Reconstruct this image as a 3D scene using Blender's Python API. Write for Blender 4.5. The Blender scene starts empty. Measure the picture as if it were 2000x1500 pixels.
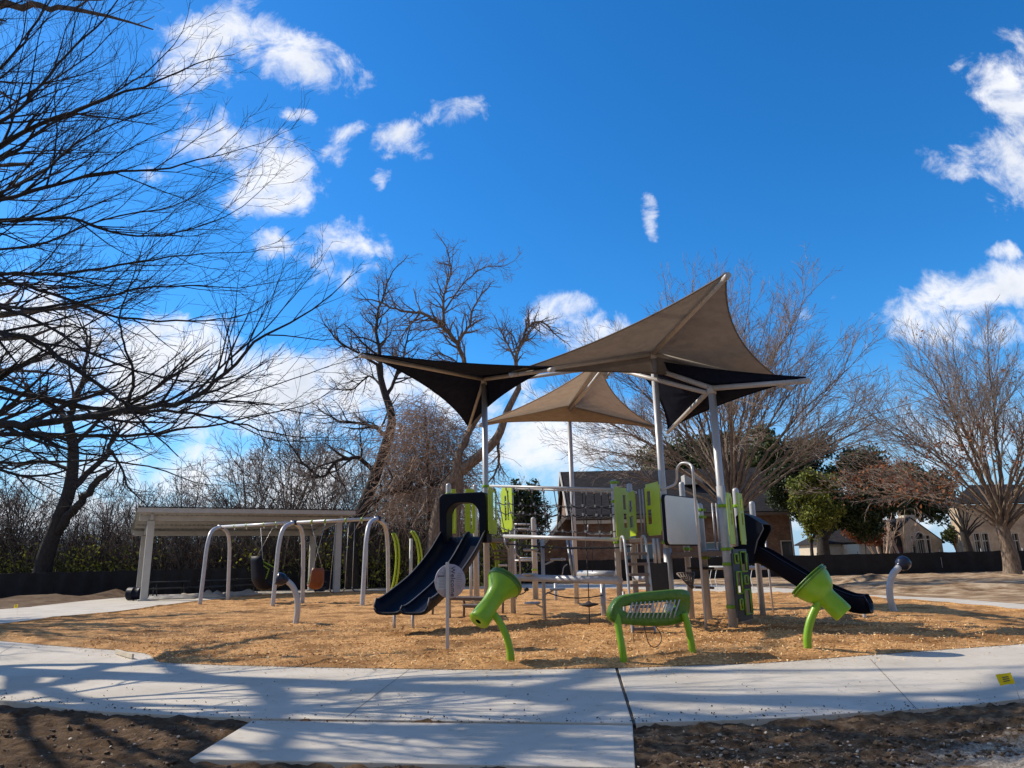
import bpy, bmesh, math, random
import numpy as np
from mathutils import Vector, Matrix, noise
sc = bpy.context.scene
COL = sc.collection
random.seed(7); np.random.seed(7)
R = math.radians
# ---------------------------------------------------------------- camera
F_PX, PITCH, ROLL, EYE = 1400.0, R(13.96), R(1.3), 1.3
_f = Vector((0, math.cos(PITCH), math.sin(PITCH)))
_r0 = Vector((1, 0, 0)); _u0 = Vector((0, -math.sin(PITCH), math.cos(PITCH)))
_r = _r0*math.cos(ROLL) - _u0*math.sin(ROLL)
_u = _r0*math.sin(ROLL) + _u0*math.cos(ROLL)
CAMP = Vector((0, 0, EYE))
cd = bpy.data.cameras.new("camera"); cam = bpy.data.objects.new("camera", cd); COL.objects.link(cam)
cd.sensor_width = 36; cd.lens = F_PX/2000*36; cd.clip_start = 0.05; cd.clip_end = 6000
cam.matrix_world = Matrix((( _r.x, _u.x, -_f.x, 0), (_r.y, _u.y, -_f.y, 0), (_r.z, _u.z, -_f.z, EYE), (0, 0, 0, 1)))
sc.camera = cam
# ---------------------------------------------------------------- exposure, sun
sc.view_settings.view_transform = 'Standard'; sc.view_settings.look = 'None'
sc.view_settings.exposure = 0.0; sc.view_settings.gamma = 1.0
SUN_EL = R(37); SUN_AZ = R(-70)          # azimuth measured from +Y towards +X
SDIR = Vector((math.sin(SUN_AZ)*math.cos(SUN_EL), math.cos(SUN_AZ)*math.cos(SUN_EL), math.sin(SUN_EL)))
sl = bpy.data.lights.new("sun", 'SUN'); so = bpy.data.objects.new("sun", sl); COL.objects.link(so)
sl.energy = 5.0; sl.angle = R(0.53); sl.color = (1.0, 0.89, 0.73)
so.rotation_euler = SDIR.to_track_quat('Z', 'Y').to_euler()

def ray(px, py):
    return _f + _r*((px-1000)/F_PX) + _u*((750-py)/F_PX)
def P(px, py, Y):                        # the place at world depth Y seen at that spot of the photograph
    d = ray(px, py); return CAMP + d*(Y/d.y)
def G(px, py, z=0.0):                    # the place on level z
    d = ray(px, py); return CAMP + d*((z-EYE)/d.z)
def proj(p):
    v = p - CAMP; k = F_PX/v.dot(_f)
    return 1000+v.dot(_r)*k, 750-v.dot(_u)*k
def zat(b, py):                          # height above base b which shows at row py
    lo, hi = -1.0, 40.0
    for _ in range(40):
        m = (lo+hi)/2
        if proj(Vector((b.x, b.y, m)))[1] > py: lo = m
        else: hi = m
    return (lo+hi)/2
# ---------------------------------------------------------------- world
w = bpy.data.worlds.new("World"); sc.world = w; w.use_nodes = True
nt = w.node_tree; nt.nodes.clear()
def N(t, **k):
    n = nt.nodes.new(t)
    for a, b in k.items(): setattr(n, a, b)
    return n
def lk(a, b): nt.links.new(a, b)
def M(op, a, b=None, c=None, clamp=False):
    n = N('ShaderNodeMath', operation=op, use_clamp=clamp)
    for i, v in enumerate((a, b, c)):
        if v is None: continue
        if isinstance(v, (int, float)): n.inputs[i].default_value = v
        else: lk(v, n.inputs[i])
    return n.outputs[0]
sky = N('ShaderNodeTexSky', sky_type='NISHITA', sun_disc=False, sun_elevation=SUN_EL, sun_rotation=SUN_AZ)
sky.air_density = 1.0; sky.dust_density = 0.25; sky.ozone_density = 2.5
hs = N('ShaderNodeHueSaturation'); hs.inputs['Hue'].default_value = 0.493; hs.inputs['Saturation'].default_value = 1.32; hs.inputs['Value'].default_value = 1.28
lk(sky.outputs[0], hs.inputs['Color'])
tint = N('ShaderNodeMix', data_type='RGBA', blend_type='MULTIPLY'); tint.inputs[0].default_value = 1; lk(hs.outputs[0], tint.inputs[6]); tint.inputs[7].default_value = (.60, 1.12, 1.50, 1)
tc = N('ShaderNodeTexCoord'); sp = N('ShaderNodeSeparateXYZ'); lk(tc.outputs['Generated'], sp.inputs[0])
yy = M('MAXIMUM', sp.outputs[1], 0.06)
U0 = M('DIVIDE', sp.outputs[0], yy); V0 = M('DIVIDE', sp.outputs[2], yy)
cb = N('ShaderNodeCombineXYZ'); lk(U0, cb.inputs[0]); lk(V0, cb.inputs[1])
def noi(scale, detail, rough, off=0.0, warp=0.0):
    mp = N('ShaderNodeMapping'); lk(cb.outputs[0], mp.inputs[0]); mp.inputs['Location'].default_value = (off, off*0.7, off*1.3)
    n = N('ShaderNodeTexNoise'); n.inputs['Scale'].default_value = scale; n.inputs['Detail'].default_value = detail
    n.inputs['Roughness'].default_value = rough; n.inputs['Distortion'].default_value = warp
    lk(mp.outputs[0], n.inputs['Vector']); return n
lw = N('ShaderNodeMapRange', interpolation_type='SMOOTHSTEP'); lk(sp.outputs[2], lw.inputs[0]); lw.inputs[1].default_value = 0.26; lw.inputs[2].default_value = -0.02
low = N('ShaderNodeMix', data_type='RGBA'); lk(lw.outputs[0], low.inputs[0]); lk(tint.outputs[2], low.inputs[6]); low.inputs[7].default_value = (4.2, 6.3, 8.3, 1)
w1 = noi(5, 6, 0.6, 3.1); w2 = noi(5, 6, 0.6, 9.7)
U = M('ADD', U0, M('MULTIPLY', M('SUBTRACT', w1.outputs[0], 0.5), 0.16))
V = M('ADD', V0, M('MULTIPLY', M('SUBTRACT', w2.outputs[0], 0.5), 0.11))
CL = [(430,78,120,84,-15,1),(590,125,115,60,-12,1),(365,50,60,50,0,.8),(572,230,34,18,-12,.95),(655,256,40,30,0,.9),(640,300,38,28,-20,.9),(885,216,60,44,20,.8),
 (793,277,68,36,-15,.85),(760,355,26,20,0,.9),(1283,420,26,34,0,1.0),(545,480,48,34,-10,1.1),(430,285,110,60,-20,.9),(350,330,70,40,0,.6),(525,330,105,70,-35,1),
 (570,390,75,42,-10,.95),(470,390,60,36,0,.8),(700,440,66,28,0,.85),(708,475,74,30,0,.9),(700,515,44,22,0,.8),(650,540,50,46,-40,.75),(672,585,30,20,0,.7),(770,570,60,36,0,.55),
 (40,650,210,95,-8,1.25),(280,700,250,90,-7,1.25),(520,745,250,86,-5,1.25),(740,765,230,74,0,1.15),(300,790,260,60,0,1.0),(560,820,220,60,0,.85),(830,800,130,70,0,.9),(1000,740,70,26,0,.8),
 (1100,615,66,44,-10,.95),(1160,655,90,40,-5,.95),(1110,850,170,90,0,1.05),(1260,880,130,60,0,.9),(1000,880,110,60,0,.9),(940,780,90,50,0,.8),
 (120,930,220,50,0,.95),(420,940,220,60,0,.95),(150,1020,300,60,0,1.0),(600,980,260,80,0,1.0),(900,1010,200,40,0,.9),(20,910,90,30,0,.8),
 (1965,165,60,85,30,.95),(1980,325,80,90,0,1.05),(1860,318,62,34,20,.8),(1985,90,40,50,20,.7),(1978,500,32,24,0,.8),(1840,600,140,62,12,1.05),(1950,570,110,52,8,1.05),(1765,625,62,40,0,.8),
 (1965,655,74,28,5,.85),(1650,565,40,18,0,.55),(1600,600,40,20,0,.4),(1690,665,34,18,0,.6),(1900,860,200,70,0,.8),(1700,1000,260,70,0,.8),(1640,760,120,50,0,.45),(1990,720,70,30,0,.5),
 (850,160,30,14,30,.35),(150,420,100,60,0,.35),(120,520,120,50,0,.5),(300,560,80,24,0,.3),
 (2300,250,160,160,0,1.1),(2500,700,300,90,0,1),(-300,500,260,120,0,.9),(-500,150,200,90,0,.9),(900,-400,260,90,20,.8),(1500,-700,300,100,0,.8)]
acc = None
for cx, cy, rx, ry, rot, st in CL:
    d = ray(cx, cy); uc, vc = d.x/d.y, d.z/d.y
    k = 1/(F_PX)*1.07*(1+0.35*max(0,(750-cy)/750))
    a, b = rx*k, ry*k; c, s = math.cos(R(rot+1.3)), math.sin(R(rot+1.3))
    du = M('SUBTRACT', U, uc); dv = M('SUBTRACT', V, vc)
    e1 = M('MULTIPLY_ADD', du, c/a, M('MULTIPLY', dv, s/a)); e2 = M('MULTIPLY_ADD', du, -s/b, M('MULTIPLY', dv, c/b))
    r2 = M('MULTIPLY_ADD', e1, e1, M('MULTIPLY', e2, e2))
    v = M('MULTIPLY_ADD', r2, -0.5*st, st)
    acc = v if acc is None else M('SMOOTH_MAX', acc, v, 0.12)
n1 = noi(13, 10, 0.66, 5.0, 0.5); n2 = noi(42, 6, 0.65, 1.0)
dens = M('ADD', M('SUBTRACT', acc, 0.56), M('MULTIPLY', M('SUBTRACT', n1.outputs[0], 0.5), 2.0))
dens = M('ADD', dens, M('MULTIPLY', M('SUBTRACT', n2.outputs[0], 0.5), 0.35))
mr = N('ShaderNodeMapRange', interpolation_type='SMOOTHSTEP'); lk(dens, mr.inputs[0]); mr.inputs[1].default_value = -0.10; mr.inputs[2].default_value = 0.66
mask = M('MULTIPLY', mr.outputs[0], 0.97)
# cloud body: greyer where thick, varied by noise
n3 = noi(9, 7, 0.6, 2.2)
mc = N('ShaderNodeMapRange'); lk(M('ADD', M('MULTIPLY', dens, 0.35), n3.outputs[0]), mc.inputs[0]); mc.inputs[1].default_value = 0.45; mc.inputs[2].default_value = 0.95
ccol = N('ShaderNodeMix', data_type='RGBA'); lk(mc.outputs[0], ccol.inputs[0])
ccol.inputs[6].default_value = (11.2, 11.2, 11.5, 1); ccol.inputs[7].default_value = (7.6, 8.1, 9.0, 1)
mx = N('ShaderNodeMix', data_type='RGBA'); lk(mask, mx.inputs[0]); lk(low.outputs[2], mx.inputs[6]); lk(ccol.outputs[2], mx.inputs[7])
# unseen grey cloud added behind the photographer to make the fill light less blue
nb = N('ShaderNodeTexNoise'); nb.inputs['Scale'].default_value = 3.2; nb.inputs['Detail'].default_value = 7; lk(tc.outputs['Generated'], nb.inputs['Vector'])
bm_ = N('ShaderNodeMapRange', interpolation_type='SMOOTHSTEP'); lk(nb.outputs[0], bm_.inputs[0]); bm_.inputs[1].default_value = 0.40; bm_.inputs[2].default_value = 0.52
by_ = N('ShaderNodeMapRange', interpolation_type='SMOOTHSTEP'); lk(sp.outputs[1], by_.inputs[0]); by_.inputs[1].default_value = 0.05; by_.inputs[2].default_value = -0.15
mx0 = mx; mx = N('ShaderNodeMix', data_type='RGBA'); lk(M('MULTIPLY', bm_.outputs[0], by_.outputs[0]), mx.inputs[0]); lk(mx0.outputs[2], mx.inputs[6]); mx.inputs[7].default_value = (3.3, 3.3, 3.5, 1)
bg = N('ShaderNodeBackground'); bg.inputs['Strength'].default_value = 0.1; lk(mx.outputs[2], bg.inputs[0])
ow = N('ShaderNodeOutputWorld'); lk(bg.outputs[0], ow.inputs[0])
w.cycles.sampling_method = 'MANUAL'; w.cycles.sample_map_resolution = 512

# ---------------------------------------------------------------- materials
def mat(name, c1, c2=None, scale=3.0, rough=0.7, metal=0.0, bump=0.0, bscale=None, detail=6, ramp=(0.35, 0.65), transl=0.0, stretch=(1,1,1), spec=0.5, island=None, c3=None, s3=0.4):
    m = bpy.data.materials.new(name); m.use_nodes = True; t = m.node_tree; b = t.nodes['Principled BSDF']
    b.inputs['Roughness'].default_value = rough; b.inputs['Metallic'].default_value = metal
    b.inputs['Specular IOR Level'].default_value = spec
    b.inputs['Base Color'].default_value = (*c1, 1)
    tcn = t.nodes.new('ShaderNodeTexCoord'); mpn = t.nodes.new('ShaderNodeMapping'); mpn.inputs['Scale'].default_value = stretch
    t.links.new(tcn.outputs['Object'], mpn.inputs[0])
    col = None
    if c2:
        n = t.nodes.new('ShaderNodeTexNoise'); n.inputs['Scale'].default_value = scale; n.inputs['Detail'].default_value = detail; n.inputs['Roughness'].default_value = 0.62
        t.links.new(mpn.outputs[0], n.inputs['Vector'])
        rp = t.nodes.new('ShaderNodeValToRGB'); rp.color_ramp.elements[0].position = ramp[0]; rp.color_ramp.elements[1].position = ramp[1]
        rp.color_ramp.elements[0].color = (*c1, 1); rp.color_ramp.elements[1].color = (*c2, 1)
        if island:
            g = t.nodes.new('ShaderNodeNewGeometry'); ad = t.nodes.new('ShaderNodeMath'); ad.operation = 'MULTIPLY_ADD'
            t.links.new(g.outputs['Random Per Island'], ad.inputs[0]); ad.inputs[1].default_value = island
            sb = t.nodes.new('ShaderNodeMath'); sb.operation = 'SUBTRACT'; t.links.new(n.outputs[0], sb.inputs[0]); sb.inputs[1].default_value = island/2
            t.links.new(sb.outputs[0], ad.inputs[2]); t.links.new(ad.outputs[0], rp.inputs[0])
        else: t.links.new(n.outputs[0], rp.inputs[0])
        col = rp.outputs[0]
        if c3:
            n4 = t.nodes.new('ShaderNodeTexNoise'); n4.inputs['Scale'].default_value = s3; n4.inputs['Detail'].default_value = 4; t.links.new(tcn.outputs['Object'], n4.inputs['Vector'])
            r4 = t.nodes.new('ShaderNodeValToRGB'); r4.color_ramp.elements[0].position = 0.45; r4.color_ramp.elements[1].position = 0.62
            mm = t.nodes.new('ShaderNodeMix'); mm.data_type = 'RGBA'; t.links.new(n4.outputs[0], r4.inputs[0]); t.links.new(r4.outputs[0], mm.inputs[0])
            t.links.new(col, mm.inputs[6]); mm.inputs[7].default_value = (*c3, 1); col = mm.outputs[2]
        t.links.new(col, b.inputs['Base Color'])
    if bump:
        n = t.nodes.new('ShaderNodeTexNoise'); n.inputs['Scale'].default_value = bscale or scale*4; n.inputs['Detail'].default_value = 8
        t.links.new(mpn.outputs[0], n.inputs['Vector'])
        bp = t.nodes.new('ShaderNodeBump'); bp.inputs['Strength'].default_value = bump; bp.inputs['Distance'].default_value = 0.03
        t.links.new(n.outputs[0], bp.inputs['Height']); t.links.new(bp.outputs[0], b.inputs['Normal'])
    if transl:
        tr = t.nodes.new('ShaderNodeBsdfTranslucent'); ms = t.nodes.new('ShaderNodeMixShader'); ms.inputs[0].default_value = transl
        if col: t.links.new(col, tr.inputs[0])
        else: tr.inputs[0].default_value = (*c1, 1)
        out = t.nodes['Material Output']; t.links.new(b.outputs[0], ms.inputs[1]); t.links.new(tr.outputs[0], ms.inputs[2]); t.links.new(ms.outputs[0], out.inputs[0])
    return m
def brickmat(name, c1, c2, mortar, scale, axis='XZ'):
    m = bpy.data.materials.new(name); m.use_nodes = True; t = m.node_tree; b = t.nodes['Principled BSDF']; b.inputs['Roughness'].default_value = 0.9
    tcn = t.nodes.new('ShaderNodeTexCoord'); s = t.nodes.new('ShaderNodeSeparateXYZ'); c = t.nodes.new('ShaderNodeCombineXYZ')
    t.links.new(tcn.outputs['Object'], s.inputs[0])
    ad = t.nodes.new('ShaderNodeMath'); ad.operation = 'ADD'; t.links.new(s.outputs[0], ad.inputs[0]); t.links.new(s.outputs[1], ad.inputs[1])
    t.links.new(ad.outputs[0], c.inputs[0]); t.links.new(s.outputs[2], c.inputs[1])
    br = t.nodes.new('ShaderNodeTexBrick'); br.inputs['Scale'].default_value = scale; br.inputs['Color1'].default_value = (*c1, 1); br.inputs['Color2'].default_value = (*c2, 1)
    br.inputs['Mortar'].default_value = (*mortar, 1); br.inputs['Mortar Size'].default_value = 0.012; br.inputs['Bias'].default_value = 0.1
    t.links.new(c.outputs[0], br.inputs[0])
    n = t.nodes.new('ShaderNodeTexNoise'); n.inputs['Scale'].default_value = 1.2; n.inputs['Detail'].default_value = 8; t.links.new(tcn.outputs['Object'], n.inputs['Vector'])
    mxx = t.nodes.new('ShaderNodeMix'); mxx.data_type = 'RGBA'; mxx.blend_type = 'MULTIPLY'; mxx.inputs[0].default_value = 0.8
    rp = t.nodes.new('ShaderNodeValToRGB'); rp.color_ramp.elements[0].color = (.55,.5,.5,1); rp.color_ramp.elements[1].color = (1.25,1.2,1.15,1); rp.color_ramp.elements[0].position = .3; rp.color_ramp.elements[1].position = .7
    t.links.new(n.outputs[0], rp.inputs[0]); t.links.new(br.outputs[0], mxx.inputs[6]); t.links.new(rp.outputs[0], mxx.inputs[7]); t.links.new(mxx.outputs[2], b.inputs['Base Color'])
    return m
MT = dict(
 steel=mat('silver powder coated steel', (.44,.45,.475), (.51,.52,.54), 6, .36, .15, .02),
 shade_steel=mat('warm grey powder coated steel', (.46,.43,.41), (.52,.49,.46), 6, .45, .1),
 brown_steel=mat('brown coated steel', (.13,.10,.085), (.20,.16,.135), 30, .6, 0, .2),
 lime=mat('lime green plastic', (.37,.50,.012), (.43,.56,.03), 5, .38, 0, .03, 90),
 green=mat('leaf green plastic', (.17,.36,.006), (.23,.43,.012), 4, .36, 0, .05, 60),
 dgreen=mat('deep green plastic', (.055,.14,.006), (.09,.20,.010), 9, .32, 0, .25, 30),
 navy=mat('navy plastic', (.004,.006,.015), (.006,.009,.022), 4, .5, 0, .05, 60, spec=.14),
 cap=mat('light navy plastic', (.008,.013,.038), None, 3, .25),
 black=mat('black coated steel', (.012,.012,.014), (.02,.02,.022), 10, .5),
 rope=mat('dark rope', (.015,.016,.022), (.04,.04,.05), 80, .8),
 seam=mat('worn grey plastic seam', (.16,.17,.20), None, 3, .5),
 panelgrey=mat('pale grey board', (.78,.79,.80), (.84,.84,.84), 3, .45),
 signgrey=mat('lilac grey sign face', (.30,.29,.36), (.36,.35,.42), 20, .5),
 signblue=mat('pale blue sign label', (.42,.47,.55), None, 3, .5),
 ink=mat('dark sign ink', (.03,.025,.06), None, 3, .6),
 inkgrey=mat('faded sign ink', (.18,.17,.24), None, 3, .6),
 tan=mat('tan shade fabric', (.38,.29,.205), (.45,.35,.25), 5, .9, 0, .12, 60, transl=.36),
 brown=mat('brown shade fabric', (.19,.152,.12), (.235,.19,.15), 5, .9, 0, .12, 60, transl=.22),
 dark=mat('charcoal navy shade fabric', (.009,.011,.021), (.015,.018,.032), 5, .95, 0, .12, 60, transl=.04, spec=.08),
 fence=mat('black privacy mesh', (.004,.004,.007), (.011,.011,.014), 3, .75, 0, .3, 2.5),
 white=mat('white painted steel', (.42,.41,.39), (.50,.49,.46), 2, .5),
 whiteu=mat('white roof sheet', (.30,.29,.27), (.38,.37,.34), 1.5, .55, stretch=(1,8,1)),
 tarp=mat('white plastic sheet', (.42,.40,.37), (.24,.23,.22), 2, .4, 0, .4, 8),
 orange=mat('orange plastic', (.20,.05,.018), (.14,.04,.015), 8, .5),
 bark=mat('grey brown bark', (.060,.047,.037), (.16,.13,.105), 14, .95, 0, .9, 26, stretch=(1,1,.3)),
 bark2=mat('warm brown bark', (.10,.07,.05), (.27,.205,.155), 10, .95, 0, .9, 22, stretch=(1,1,.3)),
 barkdark=mat('dark grey bark', (.022,.019,.018), (.06,.052,.047), 14, .95, 0, .9, 26, stretch=(1,1,.3)),
 twig=mat('grey twig bark', (.15,.115,.092), (.30,.235,.19), 3, .9),
 twigred=mat('reddish twig bark', (.17,.115,.09), (.33,.24,.185), 3, .9),
 twigtan=mat('grey tan twig bark', (.22,.175,.145), (.40,.33,.28), 3, .9),
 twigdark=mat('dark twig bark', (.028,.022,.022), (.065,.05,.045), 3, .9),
 twigpale=mat('pale dry twigs', (.42,.30,.22), (.60,.45,.34), 3, .9),
 leafold=mat('sunlit winter leaves', (.12,.14,.02), (.42,.42,.07), 2.2, .6, island=.7, transl=.4),
 leafy=mat('yellow green leaves', (.06,.08,.012), (.26,.29,.04), 2.2, .6, island=.7, transl=.25),
 leafd=mat('dark evergreen leaves', (.014,.028,.008), (.06,.09,.024), 1.4, .6, island=.6, transl=.15),
 leafm=mat('dull green leaves', (.03,.05,.014), (.11,.13,.035), 1.0, .6, island=.6, transl=.2),
 leafr=mat('rust red leaves', (.13,.03,.012), (.34,.12,.035), 2.5, .7, island=.8, transl=.3),
 roof=mat('charcoal shingles', (.020,.019,.021), (.055,.05,.05), 5, .95, 0, .6, 30, stretch=(.4,1,3), spec=.1),
 brick=brickmat('red brown brick', (.17,.095,.066), (.25,.16,.115), (.22,.19,.165), 2.2),
 tanbrick=brickmat('tan brick', (.50,.385,.26), (.58,.47,.33), (.5,.44,.36), 2.2),
 trim=mat('cream trim', (.60,.55,.47), None, 2, .6),
 stone=mat('pale stone', (.50,.43,.33), (.6,.53,.42), 4, .8),
 door=mat('dark red door', (.08,.012,.012), None, 2, .5),
 shadow=mat('recess shade and door paint', (.03,.025,.022), None, 2, .9),  # porch shade held in a dark colour, also used on the garage door
 glass=mat('window glass', (.03,.04,.05), None, 2, .08, spec=.8),
 cedar=mat('cedar boards', (.36,.10,.03), (.5,.17,.05), 5, .8, stretch=(4,4,.3)),
 yellow=mat('yellow plastic film', (.95,.66,.01), (.95,.72,.03), 8, .5, transl=.5),
 soil=mat('dark soil', (.035,.022,.014), (.13,.085,.055), 7, .95, 0, .9, 30),
 rock=mat('pale stones', (.22,.17,.12), (.62,.53,.42), 6, .9, island=.8),
 rockd=mat('dull stones', (.075,.045,.026), (.24,.155,.09), 6, .9, island=.8),
)
# ---------------------------------------------------------------- mesh helpers
def worldloc(o):
    v = Vector((0, 0, 0))
    while o: v = v + o.location; o = o.parent
    return v
def tag(o, label=None, cat=None, group=None, kind=None):
    if label: o['label'] = label
    if cat: o['category'] = cat
    if group: o['group'] = group
    if kind: o['kind'] = kind
    return o
def thing(name, loc, label, cat, group=None):
    o = bpy.data.objects.new(name, None); COL.objects.link(o); o.location = loc; o.empty_display_size = .2
    return tag(o, label, cat, group)
def frame(t, ref=None):
    t = t.normalized(); a = ref or Vector((0, 0, 1))
    if abs(t.dot(a)) > .97: a = Vector((1, 0, 0))
    x = t.cross(a).normalized(); return x, x.cross(t).normalized()
class MB:
    def __init__(s): s.v = []; s.f = []; s.sm = []
    def add(s, vs, fs, smooth=False):
        o = len(s.v); s.v += [Vector(a) for a in vs]; s.f += [[i+o for i in f] for f in fs]; s.sm += [smooth]*len(fs); return s
    def hexa(s, c):      # 8 corners, bottom 4 then top 4
        return s.add(c, [(0,3,2,1),(4,5,6,7),(0,1,5,4),(1,2,6,5),(2,3,7,6),(3,0,4,7)])
    def box(s, c, size, yaw=0.0, mtx=None):
        c = Vector(c); hx, hy, hz = [k/2 for k in size]; m = mtx or Matrix.Rotation(yaw, 3, 'Z')
        return s.hexa([c + m @ Vector(q) for q in [(-hx,-hy,-hz),(hx,-hy,-hz),(hx,hy,-hz),(-hx,hy,-hz),(-hx,-hy,hz),(hx,-hy,hz),(hx,hy,hz),(-hx,hy,hz)]])
    def bar(s, a, b, wd, ht):   # rectangular bar between two points
        a = Vector(a); b = Vector(b); x, y = frame(b-a); x = x*wd/2; y = y*ht/2
        return s.hexa([a-x-y, a+x-y, b+x-y, b-x-y, a-x+y, a+x+y, b+x+y, b-x+y])
    def tube(s, pts, r, n=10, cap=True):
        pts = [Vector(p) for p in pts]; m = len(pts); rr = r if isinstance(r, (list, tuple)) else [r]*m
        vs = []; x = None
        for i, p in enumerate(pts):
            t = (pts[min(i+1, m-1)] - pts[max(i-1, 0)]).normalized()
            if x is None: x, y = frame(t)
            else:
                x = (x - t*x.dot(t)).normalized(); y = x.cross(t)
            for k in range(n):
                a = 2*math.pi*k/n; vs.append(p + (x*math.cos(a) + y*math.sin(a))*rr[i])
        fs = [(i*n+k, i*n+(k+1) % n, (i+1)*n+(k+1) % n, (i+1)*n+k) for i in range(m-1) for k in range(n)]
        s.add(vs, fs, True)
        if cap:
            o = len(s.v)-m*n; s.f += [[o+k for k in range(n)][::-1], [o+(m-1)*n+k for k in range(n)]]; s.sm += [False, False]
        return s
    def lathe(s, base, axis, prof, n=20):   # prof: (distance along axis, radius)
        base = Vector(base); axis = Vector(axis).normalized()
        return s.tube_ax(base, axis, prof, n)
    def tube_ax(s, base, axis, prof, n):
        x, y = frame(axis); vs = []
        for h, r in prof:
            for k in range(n):
                a = 2*math.pi*k/n; vs.append(base + axis*h + (x*math.cos(a)+y*math.sin(a))*max(r, 1e-4))
        m = len(prof); fs = [(i*n+k, i*n+(k+1) % n, (i+1)*n+(k+1) % n, (i+1)*n+k) for i in range(m-1) for k in range(n)]
        s.add(vs, fs, True); return s
    def plate(s, o, ux, uy, us, vs_, solid, th):   # o origin, ux/uy full edge vectors; cut lines us, vs_ in 0..1; solid(i,j)
        n = ux.cross(uy).normalized()*th/2
        S = [[1 if solid(i, j) else 0 for j in range(len(vs_)-1)] for i in range(len(us)-1)]
        def at(i, j): return 0 <= i < len(us)-1 and 0 <= j < len(vs_)-1 and S[i][j]
        def pt(i, j, k): return o + ux*us[i] + uy*vs_[j] + n*k
        for i in range(len(us)-1):
            for j in range(len(vs_)-1):
                if not S[i][j]: continue
                a, b, c, d = (i, j), (i+1, j), (i+1, j+1), (i, j+1)
                s.add([pt(*q, 1) for q in (a, b, c, d)], [(0,1,2,3)]); s.add([pt(*q, -1) for q in (a, b, c, d)], [(3,2,1,0)])
                for (p, q, di, dj) in ((a,b,0,-1),(b,c,1,0),(c,d,0,1),(d,a,-1,0)):
                    if not at(i+di, j+dj): s.add([pt(*p,1), pt(*p,-1), pt(*q,-1), pt(*q,1)], [(0,1,2,3)])
        return s
    def poly(s, pts, th, nrm=None):     # outline extruded by vector th
        pts = [Vector(p) for p in pts]; th = Vector(th); n = len(pts)
        s.add(pts, [list(range(n))]); s.add([p+th for p in pts], [list(range(n))[::-1]])
        s.add(pts+[p+th for p in pts], [(i, i+n, (i+1) % n + n, (i+1) % n) for i in range(n)]); return s
    def build(s, name, m, parent=None, bevel=0.0, bseg=2, fix=True):
        off = worldloc(parent) if parent else Vector((0, 0, 0))
        me = bpy.data.meshes.new(name); me.from_pydata([tuple(v-off) for v in s.v], [], s.f)
        me.polygons.foreach_set('use_smooth', s.sm)
        me.validate()
        if fix:
            bm = bmesh.new(); bm.from_mesh(me); bmesh.ops.remove_doubles(bm, verts=bm.verts, dist=1e-5); bmesh.ops.recalc_face_normals(bm, faces=bm.faces); bm.to_mesh(me); bm.free()
        me.materials.append(MT[m] if isinstance(m, str) else m)
        o = bpy.data.objects.new(name, me); COL.objects.link(o)
        if parent: o.parent = parent
        if bevel:
            md = o.modifiers.new('bevel', 'BEVEL'); md.width = bevel; md.segments = bseg; md.limit_method = 'ANGLE'; md.angle_limit = R(40)
        return o
def smooth_path(pts, k=6):     # Catmull-Rom
    pts = [Vector(p) for p in pts]; out = []
    q = [pts[0]*2-pts[1]] + pts + [pts[-1]*2-pts[-2]]
    for i in range(1, len(q)-2):
        for j in range(k):
            t = j/k; a, b, c, d = q[i-1], q[i], q[i+1], q[i+2]
            out.append(.5*((2*b) + (c-a)*t + (2*a-5*b+4*c-d)*t*t + (3*b-a-3*c+d)*t**3))
    out.append(pts[-1]); return out
def lerp(a, b, t): return a + (b-a)*t
def struct(o): o['kind'] = 'structure'; return o
# batches of tubes and leaves (numpy)
class Tubes:
    def __init__(s): s.g = {}
    def add(s, pts, rad, sides):
        s.g.setdefault((len(pts), sides), []).append((pts, rad))
    def build(s, name, m, parent, smooth=True):
        off = worldloc(parent) if parent else Vector((0,0,0)); off = np.array(off)
        V = []; Fc = []; base = 0
        for (n, k), L in s.g.items():
            Pn = np.array([[tuple(q) for q in p] for p, _ in L], dtype=np.float64); Rn = np.array([r for _, r in L])
            T = np.gradient(Pn, axis=1); T /= np.linalg.norm(T, axis=2, keepdims=True)+1e-9
            ref = np.array([0.31, 0.22, 0.92]); ref2 = np.array([0.92, -.2, .1])
            mean = T.mean(axis=1); use2 = np.abs((mean*ref).sum(1))/(np.linalg.norm(mean, axis=1)+1e-9) > .9
            rr = np.where(use2[:, None], ref2, ref)[:, None, :]
            X = np.cross(T, rr); X /= np.linalg.norm(X, axis=2, keepdims=True)+1e-9; Yv = np.cross(X, T)
            a = np.arange(k)*2*np.pi/k
            ring = Pn[:, :, None, :] + Rn[:, :, None, None]*(X[:, :, None, :]*np.cos(a)[None, None, :, None] + Yv[:, :, None, :]*np.sin(a)[None, None, :, None])
            V.append(ring.reshape(-1, 3)-off)
            t = len(L); i = np.arange(t)[:, None, None]*n*k; j = np.arange(n-1)[None, :, None]*k; c = np.arange(k)[None, None, :]; c2 = (c+1) % k
            q = np.stack([i+j+c, i+j+c2, i+j+k+c2, i+j+k+c], axis=-1).reshape(-1, 4)+base
            Fc.append(q); base += t*n*k
        V = np.concatenate(V); Fc = np.concatenate(Fc)
        return rawmesh(name, V, Fc, m, parent, smooth)
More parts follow.
